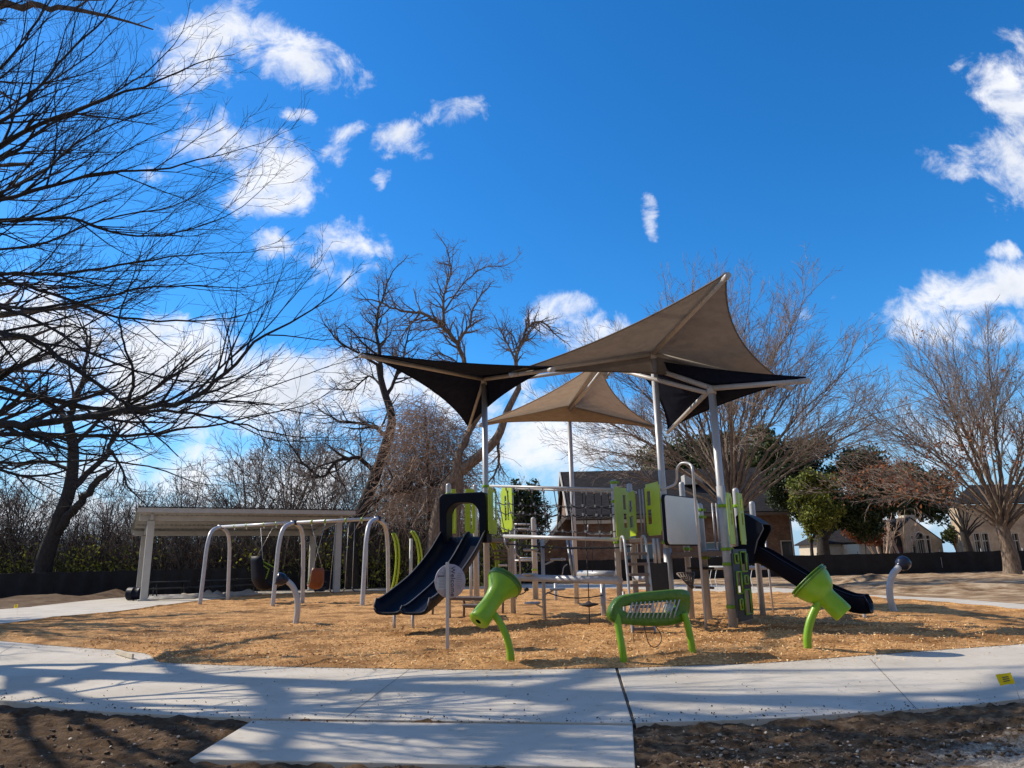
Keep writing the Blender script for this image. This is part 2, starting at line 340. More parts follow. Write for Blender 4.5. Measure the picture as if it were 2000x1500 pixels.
def rawmesh(name, V, Fc, m, parent=None, smooth=False):
    me = bpy.data.meshes.new(name); nv, nf, k = len(V), len(Fc), Fc.shape[1]
    me.vertices.add(nv); me.vertices.foreach_set('co', V.astype(np.float32).ravel())
    me.loops.add(nf*k); me.loops.foreach_set('vertex_index', Fc.astype(np.int32).ravel())
    me.polygons.add(nf); me.polygons.foreach_set('loop_start', (np.arange(nf)*k).astype(np.int32))
    try: me.polygons.foreach_set('loop_total', np.full(nf, k, dtype=np.int32))
    except Exception: pass
    me.update(calc_edges=True)
    me.polygons.foreach_set('use_smooth', np.full(nf, smooth))
    me.materials.append(MT[m] if isinstance(m, str) else m)
    o = bpy.data.objects.new(name, me); COL.objects.link(o)
    if parent: o.parent = parent
    return o
def leaves(name, C, size, m, parent=None, aspect=.55, flat=0.0):   # C: n x 3 centres; a bent leaf quad each
    n = len(C); off = np.array(worldloc(parent)) if parent else np.zeros(3)
    a = np.random.normal(size=(n, 3)); a[:, 2] *= (1-flat); a /= np.linalg.norm(a, axis=1, keepdims=True)
    b = np.random.normal(size=(n, 3)); b[:, 2] *= (1-flat); b -= a*(a*b).sum(1, keepdims=True); b /= np.linalg.norm(b, axis=1, keepdims=True)
    s = (size*np.random.uniform(.6, 1.35, n))[:, None]
    V = np.stack([C-a*s, C-b*s*aspect, C+a*s, C+b*s*aspect], axis=1).reshape(-1, 3)-off
    Fq = np.arange(n*4).reshape(n, 4)
    return rawmesh(name, V, Fq, m, parent)
# ================================================================ GROUND
def interp(xs, ys, x): return float(np.interp(x, xs, ys))
def fbm(x, y, s, o=0.0, n=4):
    v = 0; a = 1; t = 0
    for i in range(n):
        v += a*noise.noise(Vector((x*s+o, y*s+o*.7, o*1.7+i*3.1))); t += a; a *= .55; s *= 2.1
    return v/t
def spaced(a, b, step): return list(np.arange(a, b, step))
gx = [-2500,-800,-300,-120,-70,-50] + spaced(-40, -10, .8) + spaced(-10, -6, .2) + spaced(-6, 6.5, .045) + spaced(6.5, 12, .2) + spaced(12, 60, .8) + [70,120,300,800,2500]
gy = [-60,-10,0,2] + spaced(3.6, 7.6, .036) + spaced(7.6, 26, .8) + spaced(26, 60, .35) + [70,100,200,500,1200,3000]
MOUNDS = [(4.5, 5.5, .95, .75, .32), (3.2, 4.6, 1.3, .4, .12), (G(1700,1135).x, G(1700,1135).y, 1.2, 1.0, .38), (G(1900,1150).x, G(1900,1150).y, 3.5, .8, .25), (G(230,1166).x, G(230,1166).y, 1.6, 1.2, .45), (G(60,1175).x, G(60,1175).y+1, 3.5, 1.2, .3), (-4.3, 4.3, 1.5, .5, .06)]
V = []
for y in gy:
    for x in gx:
        z = -.045
        if 2 < y < 8 and abs(x) < 12:
            z += .045*fbm(x, y, 2.2, 1.3) + .062*fbm(x*.8, y*1.3, 11, 4.4, 4) + .026*(1-abs(fbm(x*.55, y*1.6, 5, 2.2, 3))*2)
        elif y >= 8 and y < 70: z += .05*fbm(x, y, .5, 3.3) + (.07 if y < 24 else .17)*fbm(x*.5, y, 1.4, 8.3)
        for mx_, my_, sx, sy, h in MOUNDS:
            q = ((x-mx_)/sx)**2 + ((y-my_)/sy)**2
            if q < 9: z += h*math.exp(-q*1.2)*(1+.35*fbm(x, y, 3, 6))
        V.append((x, y, z))
nx, ny = len(gx), len(gy)
ii = np.array([[j*nx+i, j*nx+i+1, (j+1)*nx+i+1, (j+1)*nx+i] for j in range(ny-1) for i in range(nx-1)])
def groundmat():
    m = bpy.data.materials.new('bare earth'); m.use_nodes = True; t = m.node_tree; b = t.nodes['Principled BSDF']; b.inputs['Roughness'].default_value = .95; b.inputs['Specular IOR Level'].default_value = .2
    g = t.nodes.new('ShaderNodeTexCoord')
    def nz(sc_, d=8, r=.6, st=(1,1,1)):
        mp = t.nodes.new('ShaderNodeMapping'); mp.inputs['Scale'].default_value = st; t.links.new(g.outputs['Object'], mp.inputs[0])
        n = t.nodes.new('ShaderNodeTexNoise'); n.inputs['Scale'].default_value = sc_; n.inputs['Detail'].default_value = d; n.inputs['Roughness'].default_value = r; t.links.new(mp.outputs[0], n.inputs['Vector']); return n.outputs[0]
    def ramp(f, *st):
        r = t.nodes.new('ShaderNodeValToRGB'); e = r.color_ramp.elements
        while len(e) < len(st): e.new(.5)
        for k, (p, c) in enumerate(st): e[k].position = p; e[k].color = (*c, 1)
        t.links.new(f, r.inputs[0]); return r.outputs[0]
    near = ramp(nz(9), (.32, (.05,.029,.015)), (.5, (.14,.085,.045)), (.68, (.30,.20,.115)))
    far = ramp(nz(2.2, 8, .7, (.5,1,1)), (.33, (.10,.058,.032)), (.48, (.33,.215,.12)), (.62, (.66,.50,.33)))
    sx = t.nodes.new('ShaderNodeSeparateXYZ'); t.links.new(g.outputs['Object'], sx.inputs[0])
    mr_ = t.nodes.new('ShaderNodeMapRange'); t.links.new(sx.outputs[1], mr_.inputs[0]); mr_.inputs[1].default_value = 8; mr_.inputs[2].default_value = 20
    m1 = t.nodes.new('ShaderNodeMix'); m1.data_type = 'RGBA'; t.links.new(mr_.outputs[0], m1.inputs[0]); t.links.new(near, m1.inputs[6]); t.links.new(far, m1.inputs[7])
    # dark soil towards the west side, its shade painted into the colour
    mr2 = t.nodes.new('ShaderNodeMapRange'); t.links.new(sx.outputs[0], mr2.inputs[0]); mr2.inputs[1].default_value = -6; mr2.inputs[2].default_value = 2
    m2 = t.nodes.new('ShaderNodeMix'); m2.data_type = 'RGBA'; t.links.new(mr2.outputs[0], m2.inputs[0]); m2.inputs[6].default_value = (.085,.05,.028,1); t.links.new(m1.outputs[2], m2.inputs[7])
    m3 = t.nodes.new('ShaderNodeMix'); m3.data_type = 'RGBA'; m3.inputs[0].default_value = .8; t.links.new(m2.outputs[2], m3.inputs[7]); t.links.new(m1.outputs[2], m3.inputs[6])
    # spilled pale grit round the spot at the right of the drive
    ds = t.nodes.new('ShaderNodeVectorMath'); ds.operation = 'DISTANCE'; t.links.new(g.outputs['Object'], ds.inputs[0]); ds.inputs[1].default_value = (3.3, 4.75, 0)
    a1 = t.nodes.new('ShaderNodeMath'); a1.operation = 'MULTIPLY_ADD'; t.links.new(nz(3.5, 8, .75), a1.inputs[0]); a1.inputs[1].default_value = 2.4; t.links.new(ds.outputs[1], a1.inputs[2])
    rg = t.nodes.new('ShaderNodeMapRange'); t.links.new(a1.outputs[0], rg.inputs[0]); rg.inputs[1].default_value = 2.05; rg.inputs[2].default_value = 1.65
    grit = ramp(nz(55, 4), (.35, (.20,.16,.12)), (.6, (.55,.48,.39)))
    m4 = t.nodes.new('ShaderNodeMix'); m4.data_type = 'RGBA'; t.links.new(rg.outputs[0], m4.inputs[0]); t.links.new(m3.outputs[2], m4.inputs[6]); t.links.new(grit, m4.inputs[7])
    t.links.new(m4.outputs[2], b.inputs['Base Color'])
    bp = t.nodes.new('ShaderNodeBump'); bp.inputs['Strength'].default_value = 1; bp.inputs['Distance'].default_value = .035; t.links.new(nz(26, 10, .7), bp.inputs['Height']); t.links.new(bp.outputs[0], b.inputs['Normal'])
    return m
V = np.array(V)
def inside(poly, X, Y):
    r = np.zeros(len(X), bool); n = len(poly)
    for i in range(n):
        a, b = poly[i], poly[(i+1) % n]
        c = ((a.y > Y) != (b.y > Y)); r ^= c & (X < (b.x-a.x)*(Y-a.y)/(b.y-a.y+1e-12)+a.x)
    return r
GROUND_V = V

# concrete walks
def concmat():
    m = mat('broom finished concrete', (.50,.455,.38), (.68,.62,.53), .9, .85, 0, .25, 160, ramp=(.3,.7), spec=.3)
    t = m.node_tree; b = t.nodes['Principled BSDF']; g = t.nodes['Texture Coordinate']
    src = b.inputs['Base Color'].links[0].from_socket
    n = t.nodes.new('ShaderNodeTexNoise'); n.inputs['Scale'].default_value = 6; n.inputs['Detail'].default_value = 10; n.inputs['Roughness'].default_value = .75; t.links.new(g.outputs['Object'], n.inputs['Vector'])
    r = t.nodes.new('ShaderNodeValToRGB'); r.color_ramp.elements[0].position = .56; r.color_ramp.elements[1].position = .72; t.links.new(n.outputs[0], r.inputs[0])
    mu = t.nodes.new('ShaderNodeMath'); mu.operation = 'MULTIPLY'; t.links.new(r.outputs[0], mu.inputs[0]); mu.inputs[1].default_value = .8
    mm = t.nodes.new('ShaderNodeMix'); mm.data_type = 'RGBA'; t.links.new(mu.outputs[0], mm.inputs[0]); t.links.new(src, mm.inputs[6]); mm.inputs[7].default_value = (.26,.21,.16,1)
    t.links.new(mm.outputs[2], b.inputs['Base Color']); return m
MT['conc'] = concmat()
MT['joint'] = mat('joint filler', (.05,.045,.04), (.12,.11,.1), 10, .9)
SL = []
def slab(name, pts, top=0.0, th=.16):
    pts = [Vector((p.x, p.y, top)) for p in pts]; SL.append(pts)
    return MB().poly(pts[::-1], (0, 0, -th)).build(name, 'conc', None, bevel=.006)
def dense(pts, k=5): return smooth_path(pts, k)
nearL = dense([G(*p) for p in [(-500,1330),(-200,1350),(0,1367),(150,1385),(300,1394),(490,1402)]])
nearR = dense([G(*p) for p in [(1243,1411.5),(1500,1403),(1700,1390),(1850,1381),(2000,1364),(2300,1332),(2700,1290)]])
farO = [G(*p) for p in [(2700,1220),(2300,1198),(2000,1180),(1850,1168.5),(1700,1162),(1610,1154),(1500,1147),(1400,1143),(1200,1141),(1000,1140),(850,1141),(750,1143),(600,1149),(400,1157.5),(280,1166),(130,1180),(0,1190),(-250,1215),(-600,1250)]]
jA, jB = G(1202,1306), G(1235.5,1412)       # the expansion joint across the walk
jA2, jB2 = G(1208,1306), G(1242,1411.5)
fjA = G(1180,1141)
west = nearL + [jB, jA, Vector((jA.x+.0, 20, 0)), fjA] + [p for p in farO if p.x < fjA.x-.2]
east = [jB2] + nearR + [p for p in farO if p.x > fjA.x+.2] + [Vector((fjA.x+.02, fjA.y, 0)), Vector((jA2.x, 20, 0)), jA2]
tag(struct(slab('path', west)), None); tag(struct(slab('path', east)), None)
struct(slab('path', [G(370,1480.5), G(1240.5,1498), G(1235.5,1415.5), G(493,1406)], -.004))
struct(slab('path', [Vector((-19.5, 30.0, 0)), Vector((-5.5, 33.0, 0)), Vector((-5.5, 41, 0)), Vector((-21, 41, 0))], -.006))
def strip(a, b, w_, z=.003):
    a = Vector((a.x, a.y, z)); b = Vector((b.x, b.y, z)); d = (b-a).normalized(); n = Vector((-d.y, d.x, 0))*w_/2
    return MB().add([a-n, b-n, b+n, a+n], [(0,1,2,3)])
for a, b in [((800,1307),(675,1402)), ((1700,1288),(1790,1385)), ((30,1258),(-120,1350))]:
    struct(strip(G(*a), G(*b), .006).build('control_joint', 'joint'))
struct(strip(lerp(jA,jA2,.5)+Vector((0,.05,0)), lerp(jB,jB2,.5), .012, -.01).build('joint_filler', 'joint'))

for pl_ in SL:
    k = inside(pl_, V[:, 0], V[:, 1]); V[k, 2] = np.minimum(V[k, 2], -.035)
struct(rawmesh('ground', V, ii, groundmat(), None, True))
# wood chip surfacing: sheet between a near and a far edge
nf = [G(*p) for p in [(-260,1232),(-120,1242),(0,1252),(100,1261),(225,1270),(292,1277),(306,1294),(420,1299),(600,1303.5),(900,1308.5),(1200,1305.5),(1500,1295),(1800,1272),(2000,1258),(2200,1240),(2420,1216)]]
ff = [G(*p) for p in [(-260,1231),(-120,1236),(0,1226),(80,1197),(150,1184),(270,1172.5),(440,1166),(600,1159),(900,1152),(1200,1151),(1481,1160),(1670,1163),(1751,1177),(1868,1186),(2000,1203),(2200,1212),(2420,1215)]]
fx, fy = [p.x for p in nf], [p.y for p in nf]
bx, by = [p.x for p in ff], [p.y for p in ff]
print('nf', [(round(a,1), round(b,1)) for a, b in zip(fx, fy)]); print('ff', [(round(a,1), round(b,1)) for a, b in zip(bx, by)])
fx = np.array(fx); fy = np.array(fy); bx = np.array(bx); by = np.array(by)
x0, x1 = max(fx[0], bx[0])+.05, min(fx[-1], bx[-1])-.05
NXm = 520
xs = np.linspace(x0, x1, NXm)
# smooth both edges a little
def sm(y, k=9):
    kern = np.ones(k)/k; yp = np.concatenate([np.full(k, y[0]), y, np.full(k, y[-1])]); return np.convolve(yp, kern, 'same')[k:-k]
y0s = sm(np.interp(xs, fx, fy)); y1s = sm(np.interp(xs, bx, by), 15)
y1s = np.maximum(y1s, y0s+.02)
NYm = 300; tt = np.linspace(0, 1, NYm)**1.7
V = np.zeros((NXm, NYm, 3))
for i in range(NXm):
    for j in range(NYm):
        x = xs[i]; y = y0s[i] + (y1s[i]-y0s[i])*tt[j]
        e = min(y-y0s[i], y1s[i]-y, (x-x0)*2, (x1-x)*2)
        k = min(1, max(0, e)/.35)
        h = .06*fbm(x*.6, y, .9, 2.1, 3) + .062*fbm(x*.5, y*1.7, 3.0, 7.7, 3) + .030*fbm(x*.7, y, 10, 3.3, 2)
        V[i, j] = (x, y, .006 + k*(.045 + h))
V = V.reshape(-1, 3); V[:, 2] = np.maximum(V[:, 2], .004)
I, J = np.meshgrid(np.arange(NXm-1), np.arange(NYm-1), indexing='ij'); b0 = (I*NYm+J).ravel()
MT['chips'] = mat('shredded wood surfacing', (.36,.175,.062), (.90,.51,.21), 20, .95, 0, 1.0, 60, detail=10, ramp=(.34,.64), stretch=(1,1,1), spec=.2, c3=(.36,.18,.065), s3=1.1)
struct(rawmesh('wood_chip_surfacing', V, np.stack([b0, b0+NYm, b0+NYm+1, b0+1], 1), 'chips', None, True))
# loose chips lying on it
n = 26000
cx = np.random.uniform(-8, 8, n); cy = 8.4 + 9*np.random.rand(n)**1.6
lo = np.interp(cx, xs, y0s)-.03; ok = cy > lo; cx, cy = cx[ok], cy[ok]
cz = np.array([.05+.06*fbm(a*.6, b, .9, 2.1, 3)+.062*fbm(a*.5, b*1.7, 3.0, 7.7, 3)+.030*fbm(a*.7, b, 10, 3.3, 2)+.008 for a, b in zip(cx, cy)])
ed = np.clip((cy-np.interp(cx, xs, y0s))/.35, 0, 1); cz = .012+cz*ed
MT['chip'] = mat('loose wood chip', (.38,.20,.08), (.92,.66,.36), 3, .9, island=.95, spec=.2)
tag(leaves('wood_chips', np.stack([cx, cy, cz], 1), .024, 'chip', None, .3, .6), 'loose tan wood chips strewn over the playground surfacing', 'wood chips', None, 'stuff')

n = 1500; cx = np.random.uniform(-9, 8, n); cy = np.interp(cx, xs, y0s) - .02 - .9*np.random.rand(n)**3.2
leaf_ = leaves('wood_chips', np.stack([cx, cy, np.full(n, .012)], 1), .018, 'chip', None, .3, .85)
tag(leaf_, 'loose wood chips spilled over the edge of the concrete walk', 'wood chips', None, 'stuff')
# stones in the bare earth in front
def rocks(name, n, xr, yr, smin, smax, m, seed, dens_=None):
    rnd = np.random.RandomState(seed)
    bmi = bmesh.new(); bmesh.ops.create_icosphere(bmi, subdivisions=1, radius=1); base = np.array([tuple(v.co) for v in bmi.verts]); Fb = np.array([[v.index for v in f.verts] for f in bmi.faces]); bmi.free()
    Vs = []; Fs = []; c = 0
    while c < n:
        x = rnd.uniform(*xr); y = rnd.uniform(*yr)
        if dens_ and not dens_(x, y, rnd): continue
        s = smin + (smax-smin)*rnd.rand()**3
        z = -.045 + .045*fbm(x, y, 2.2, 1.3) + .062*fbm(x*.8, y*1.3, 11, 4.4, 4) + .026*(1-abs(fbm(x*.55, y*1.6, 5, 2.2, 3))*2)
        for mx_, my_, sx, sy, h in MOUNDS:
            q = ((x-mx_)/sx)**2 + ((y-my_)/sy)**2
            if q < 9: z += h*math.exp(-q*1.2)*(1+.35*fbm(x, y, 3, 6))
        v = base*s*rnd.uniform(.45, 1.4, (len(base), 1))*np.array([1, rnd.uniform(.45,1), rnd.uniform(.3,.7)])
        a = rnd.uniform(0, 6.28); Rm = np.array([[math.cos(a), -math.sin(a), 0], [math.sin(a), math.cos(a), 0], [0, 0, 1]])
        Vs.append(v@Rm.T + (x, y, z+s*.25)); Fs.append(Fb+c*len(base)); c += 1
    return rawmesh(name, np.concatenate(Vs), np.concatenate(Fs), m, None, False)
apL = float(G(370,1480).x)
def okR(x, y, r): 
    px_, py_ = proj(Vector((x, y, 0))); return px_ > 1245 and py_ > 1412+max(0, (px_-1240)*-.06)+2 and r.rand() < .25+.75*(px_ > 1350)*min(1, max(0.15,(py_-1400)/90))
def okL(x, y, r):
    px_, py_ = proj(Vector((x, y, 0))); return (px_ < 360 or py_ > 1490 or px_ < 490-(py_-1402)*1.5-10) and py_ > 1385+max(0, px_*.04)+6
tag(rocks('gravel', 800, (.7, 4.6), (4.9, 7.0), .003, .022, 'rock', 3, okR), 'pale stones and grit in the brown earth right of the walk', 'gravel', None, 'stuff')
tag(rocks('soil_clods', 3600, (.7, 5.5), (4.9, 7.0), .003, .026, 'rockd', 5, okR), 'brown clods of earth right of the walk', 'soil clods', None, 'stuff')
tag(rocks('gravel', 300, (-5, 1.0), (4.9, 6.9), .004, .022, 'rock', 8, okL), 'scattered pale grit in the dark earth left of the walk slab', 'gravel', None, 'stuff')
tag(rocks('soil_clods', 900, (-5.5, 1.0), (4.9, 6.9), .006, .028, 'rockd', 9, okL), 'dark clods of earth left of the walk slab', 'soil clods', None, 'stuff')
# crumbs of soil and dry leaves lying on the walk
pts = []
for _ in range(260):
    px_ = random.uniform(0, 2000); py_ = 1300+110*random.random()**.6
    p = G(px_, py_); pts.append((p.x, p.y, .008))
for _ in range(380):
    px_ = random.uniform(0, 2000); edge = 1367+px_*.075 if px_ < 490 else (1412 if px_ < 1240 else 1412-(px_-1240)*.045)
    p = G(px_, edge-random.random()**2*16); pts.append((p.x, p.y, .006))
tag(leaves('crumbs', np.array(pts), .011, 'soil', None, .6, .5), 'crumbs of soil scattered on the pale concrete walk', 'debris', None, 'stuff')
# low ramp let into the near left edge
rmp = MB(); a, b, c, d = G(225,1279), G(258,1275), G(330,1296), G(268,1300)
rmp.add([a+Vector((0,0,.008)), b+Vector((0,0,.06)), c+Vector((0,0,.012)), d+Vector((0,0,.008)), a-Vector((0,0,.05)), b-Vector((0,0,.05)), c-Vector((0,0,.05)), d-Vector((0,0,.05))], [(0,1,2,3),(7,6,5,4),(0,4,5,1),(1,5,6,2),(2,6,7,3),(3,7,4,0)])
rb_ = MB().bar(G(226,1278)+Vector((0,0,.045)), G(259,1288)+Vector((0,0,.045)), .03, .07).build('form_board', 'stone', None, .004); tag(rb_, 'short wooden form board by the low ramp at the mulch edge', 'board')
# ================================================================ TREES
rnd = random.Random(11)
def rv(): return Vector((rnd.gauss(0,1), rnd.gauss(0,1), rnd.gauss(0,1)))
def perp(d, ang, up=0.0):
    a = rv(); a = (a - d*a.dot(d)).normalized()
    if up: a = (a + Vector((0,0,up))); a = (a - d*a.dot(d)).normalized()
    return (d*math.cos(ang) + a*math.sin(ang)).normalized()
class Prm:
    def __init__(s, **k): s.__dict__.update(dict(wob=.12, trop=.05, ang=.6, ratio=.55, dens=2.0, maxl=4, rmin=.005, sides=(9,7,5,4,3,3,3), tips=None, tlist=None, upb=.3, planar=None, minlen=.25, droop=0), **k)
def grow(tb, tw, p, d, L, r, lvl, q):
    n = 5 if lvl < q.maxl-1 else 4
    pts = [p]; rad = [r]; step = L/(n-1); dd = d.normalized(); rend = max(q.rmin*.6, r*.32)
    dirs = [dd]
    for i in range(1, n):
        dd = dd + rv()*q.wob + Vector((0,0,q.trop if lvl < q.maxl else q.trop*.5 - q.droop))
        dd.normalize(); p = p + dd*step; pts.append(p); rad.append(r + (rend-r)*i/(n-1)); dirs.append(dd)
    (tb if lvl <= 2 else tw).add([tuple(a) for a in pts], rad, q.sides[min(lvl, 6)])
    if q.tlist is not None and lvl >= q.maxl-1: q.tlist.extend([tuple(a) for a in pts[1:]])
    if lvl >= q.maxl: return
    k = max(1, int(L*q.dens*(1 + .35*lvl) + rnd.random()))
    k = min(k, 13)
    for j in range(k):
        t = .22 + .78*(j + rnd.random())/k; x = t*(n-1); i = min(int(x), n-2)
        c = pts[i].lerp(pts[i+1], x-i); rc = rad[i] + (rad[i+1]-rad[i])*(x-i)
        cl = L*q.ratio*(1.15-.6*t)*rnd.uniform(.7, 1.2)
        if cl < q.minlen*.5: continue
        grow(tb, tw, c, perp(dirs[i], q.ang*rnd.uniform(.7, 1.3), q.upb), cl, max(q.rmin, rc*.55), lvl+1, q)
def limb(tb, tw, pts, r0, r1, q, lvl=1, kids=None, cl=1.0, t0=.15, sides=9):
    pts = smooth_path(pts, 4)
    # slight crookedness
    pts = [p + rv()*r0*.25 for p in pts]; n = len(pts)
    rad = [r0 + (r1-r0)*(i/(n-1))**.8 for i in range(n)]
    tb.add([tuple(a) for a in pts], rad, sides)
    L = sum((pts[i+1]-pts[i]).length for i in range(n-1))
    k = kids if kids is not None else int(L*q.dens)
    for j in range(k):
        t = t0 + (1-t0)*(j + rnd.random())/k; x = min(t*(n-1), n-1.001); i = int(x)
        c = pts[i].lerp(pts[i+1], x-i); d = (pts[i+1]-pts[i]).normalized()
        grow(tb, tw, c, perp(d, q.ang*rnd.uniform(.7, 1.3), q.upb), cl*(1.15-.5*t)*rnd.uniform(.7,1.25), max(q.rmin, min(rad[i]*.6, .016+.03*cl)), lvl+1, q)
    if k: grow(tb, tw, pts[-1], (pts[-1]-pts[-2]).normalized(), cl*.9, r1, lvl+1, q)
    return pts
def tree(name, base, label, bark, twig, fn, cat='tree', group=None, leafm=None, leafsz=.05):
    t = thing(name, base, label, cat, group); tk = Tubes(); tb = Tubes(); tw = Tubes()
    lv = fn(tk, tb, tw)
    tk.build('trunk', bark, t)
    cr = None
    if tb.g: cr = tb.build('limbs', bark, t)
    if tw.g: cr = tw.build('crown', twig, t, smooth=False)
    if lv is not None and len(lv): leaves('foliage', np.array(lv), leafsz, leafm, t)
    return t
# --- the big tree overhanging from the left, trunk just outside the picture
def overhang(tk, tb, tw):
    base = Vector((-10.2, 9.4, -.1)); top = P(-320, 560, 9.4)
    tk.add([tuple(p) for p in smooth_path([base, base+Vector((.1,0,1.5)), P(-380,800,9.4), top, P(-260,200,9.6)], 5)], [.36-.014*i for i in range(21)], 14)
    q = Prm(wob=.115, trop=.05, ang=.5, ratio=.62, dens=2.6, maxl=4, rmin=.0027, upb=.42, minlen=.2)
    C = P(-380, 820, 9.4); D = P(-330, 600, 9.4); E = P(-290, 380, 9.5)
    LB = [ # rows of (px,py,depth)
     ([(C),(-120,842,9.0),(0,832,8.8),(105,825,8.6),(245,800,8.3),(367,783,8.0),(437,730,7.8),(518,655,7.6)], .085,.016,1.0),
     ([(C),(-60,845,9.8),(140,850,10.2),(280,850,10.6),(400,832,11),(560,800,11.4)], .055,.012,1.0),
     ([(D),(-120,735,9.0),(0,758,9.0),(157,793,9.2),(245,804,9.3),(350,804,9.5),(455,825,9.8),(560,852,10.2)], .06,.010,.9),
     ([(D),(-100,625,8.4),(0,650,8.2),(60,662,8.0),(122,702,8.0),(210,762,8.0),(250,792,8.0)], .05,.020,.7),
     ([(245,800,8.3),(259,755,8.2),(259,713,8.1),(241,671,8.0),(236,610,8.0),(260,540,8.0)], .026,.008,.7),
     ([(367,783,8.0),(450,700,8.2),(520,640,8.4),(590,560,8.6)], .02,.006,.8),
     ([(D),(-150,560,9.6),(0,553,9.8),(100,573,10),(233,620,10.2),(373,627,10.4),(467,618,10.6)], .05,.009,1.0),
     ([(D),(-150,530,8.6),(0,533,8.6),(133,533,8.6),(267,513,8.8),(400,493,9)], .045,.009,1.0),
     ([(E),(-120,430,9),(0,433,9),(133,427,9),(220,453,9.2),(320,460,9.4),(440,425,9.6)], .045,.008,1.05),
     ([(E),(-140,420,8.4),(0,390,8.4),(100,363,8.4),(200,337,8.6),(333,327,8.8),(430,300,9)], .05,.008,1.1),
     ([(E),(-120,350,9.6),(0,313,9.8),(73,260,10),(150,215,10.2),(260,160,10.4),(340,90,10.6)], .05,.008,1.1),
     ([(E),(-100,290,8.8),(0,240,8.8),(60,190,8.9),(130,110,9),(200,40,9.1),(260,-40,9.2)], .045,.008,1.1),
     ([P(-260,200,9.6),(-120,160,9.4),(0,130,9.4),(60,60,9.4),(120,-30,9.5)], .045,.01,1.1),
     ([P(-260,200,9.6),(-160,100,9),(-60,30,9),(30,-60,9),(110,-160,9)], .05,.01,1.2),
     ([(D),(-120,560,8),(20,600,7.6),(150,590,7.5),(300,560,7.6),(420,560,7.8)], .035,.008,.9),
     ([(C),(-120,880,10.5),(0,905,11),(130,900,11.4),(260,905,11.8),(380,940,12)], .045,.010,.8),
     ([(C),(-100,760,9.8),(40,720,10),(160,640,10.3),(300,560,10.6)], .04,.008,1.0),
     ([(D),(-60,590,7.4),(80,630,7.3),(200,700,7.3),(330,740,7.4),(430,745,7.6)], .03,.006,.8),
     ([(E),(-100,480,10.6),(60,480,10.8),(200,430,11),(340,400,11.2),(440,350,11.4)], .035,.007,1.1),
     ([(E),(-100,400,7.6),(60,350,7.6),(180,260,7.7),(300,215,7.8)], .03,.006,.9),
     ([(E),(-60,260,10.4),(60,180,10.6),(160,120,10.8),(240,40,11)], .035,.007,1.1),
     ([(C),(-60,900,8.6),(60,930,8.6),(170,905,8.5),(260,860,8.5)], .03,.007,.7),
     ([(350,804,9.5),(480,770,9.6),(600,730,9.8),(690,700,10)], .014,.005,.7),
     ([(560,800,11.4),(640,812,11.5),(740,800,11.6)], .012,.005,.6),
     ([(455,825,9.8),(540,860,9.8),(660,860,10)], .012,.005,.6),
    ]
    for row, r0, r1, cl in LB:
        pts = [a if isinstance(a, Vector) else P(*a) for a in row]
        limb(tb, tw, pts, r0*.86, r1*.85, q, 1, cl=cl*1.28, t0=.12)
    # limbs reaching out behind and over the photographer: their shade falls on the walk
    for i in range(9):
        a = R(-70+i*18); z0 = 4.0+i*.55
        p0 = Vector((-9.9, 9.4, z0)); d = Vector((math.cos(a)*.9, math.sin(a)*.9-.1, .28))
        L = rnd.uniform(3.5, 5.5)
        if d.y > .05: continue
        pts = [p0]
        for k in range(5): d = (d+rv()*.08+Vector((0,0,.03))).normalized(); pts.append(pts[-1]+d*L/5)
        limb(tb, tw, pts, .07, .014, q, 1, cl=1.3, t0=.2)
    return None
tree('bare_shade_tree', (-10.2,9.4,0), 'large bare dark tree whose branches sweep in over the whole left side', 'barkdark', 'twigdark', overhang)
# a second one further left, only its shade reaches the picture
def beside(tk, tb, tw):
    rnd.seed(314); b = Vector((-14.8, 13.2, -.1))
    tk.add([tuple(b+Vector((.05*i, .02*i, i*2.9))) for i in range(6)], [.38-.03*i for i in range(6)], 12)
    q = Prm(wob=.12, trop=.05, ang=.6, ratio=.55, dens=.55, maxl=3, rmin=.016, upb=.2)
    for i in range(17):
        a = i*2.4+.3; el = R(8+rnd.random()*42); d = Vector((math.cos(a)*math.cos(el), math.sin(a)*math.cos(el), math.sin(el)))
        pts = [b+Vector((.1,.05,5.3+.60*i))]; L = rnd.uniform(4.6, 6.0)
        for k in range(5): d = (d+rv()*.13+Vector((0,0,.02))).normalized(); pts.append(pts[-1]+d*L/5)
        limb(tb, tw, pts, .18, .06, q, 1, cl=2.1, t0=.2)
tree('bare_tree', (-15,13,0), 'bare tree standing well left of the play area, its shade on the walk', 'bark', 'twig', beside)
def beside2(tk, tb, tw):
    b = Vector((-23, 22.0, -.1))
    tk.add([tuple(b+Vector((.05*i, .02*i, i*1.3))) for i in range(6)], [.36-.03*i for i in range(6)], 12)
    q = Prm(wob=.11, trop=.05, ang=.55, ratio=.58, dens=1.1, maxl=3, rmin=.012, upb=.2)
    for i in range(26):
        a = i*2.4; el = R(15+rnd.random()*50); d = Vector((math.cos(a)*math.cos(el), math.sin(a)*math.cos(el), math.sin(el)))
        pts = [b+Vector((.1,.05,2.6+.2*i))]; L = rnd.uniform(4.5, 7)
        for k in range(5): d = (d+rv()*.1+Vector((0,0,.04))).normalized(); pts.append(pts[-1]+d*L/5)
        limb(tb, tw, pts, .16, .05, q, 1, cl=2.4, t0=.2)
tree('bare_tree', (-23,22,0), 'bare tree far left beside the walk, its shade streaking the wood chips', 'bark', 'twig', beside2)
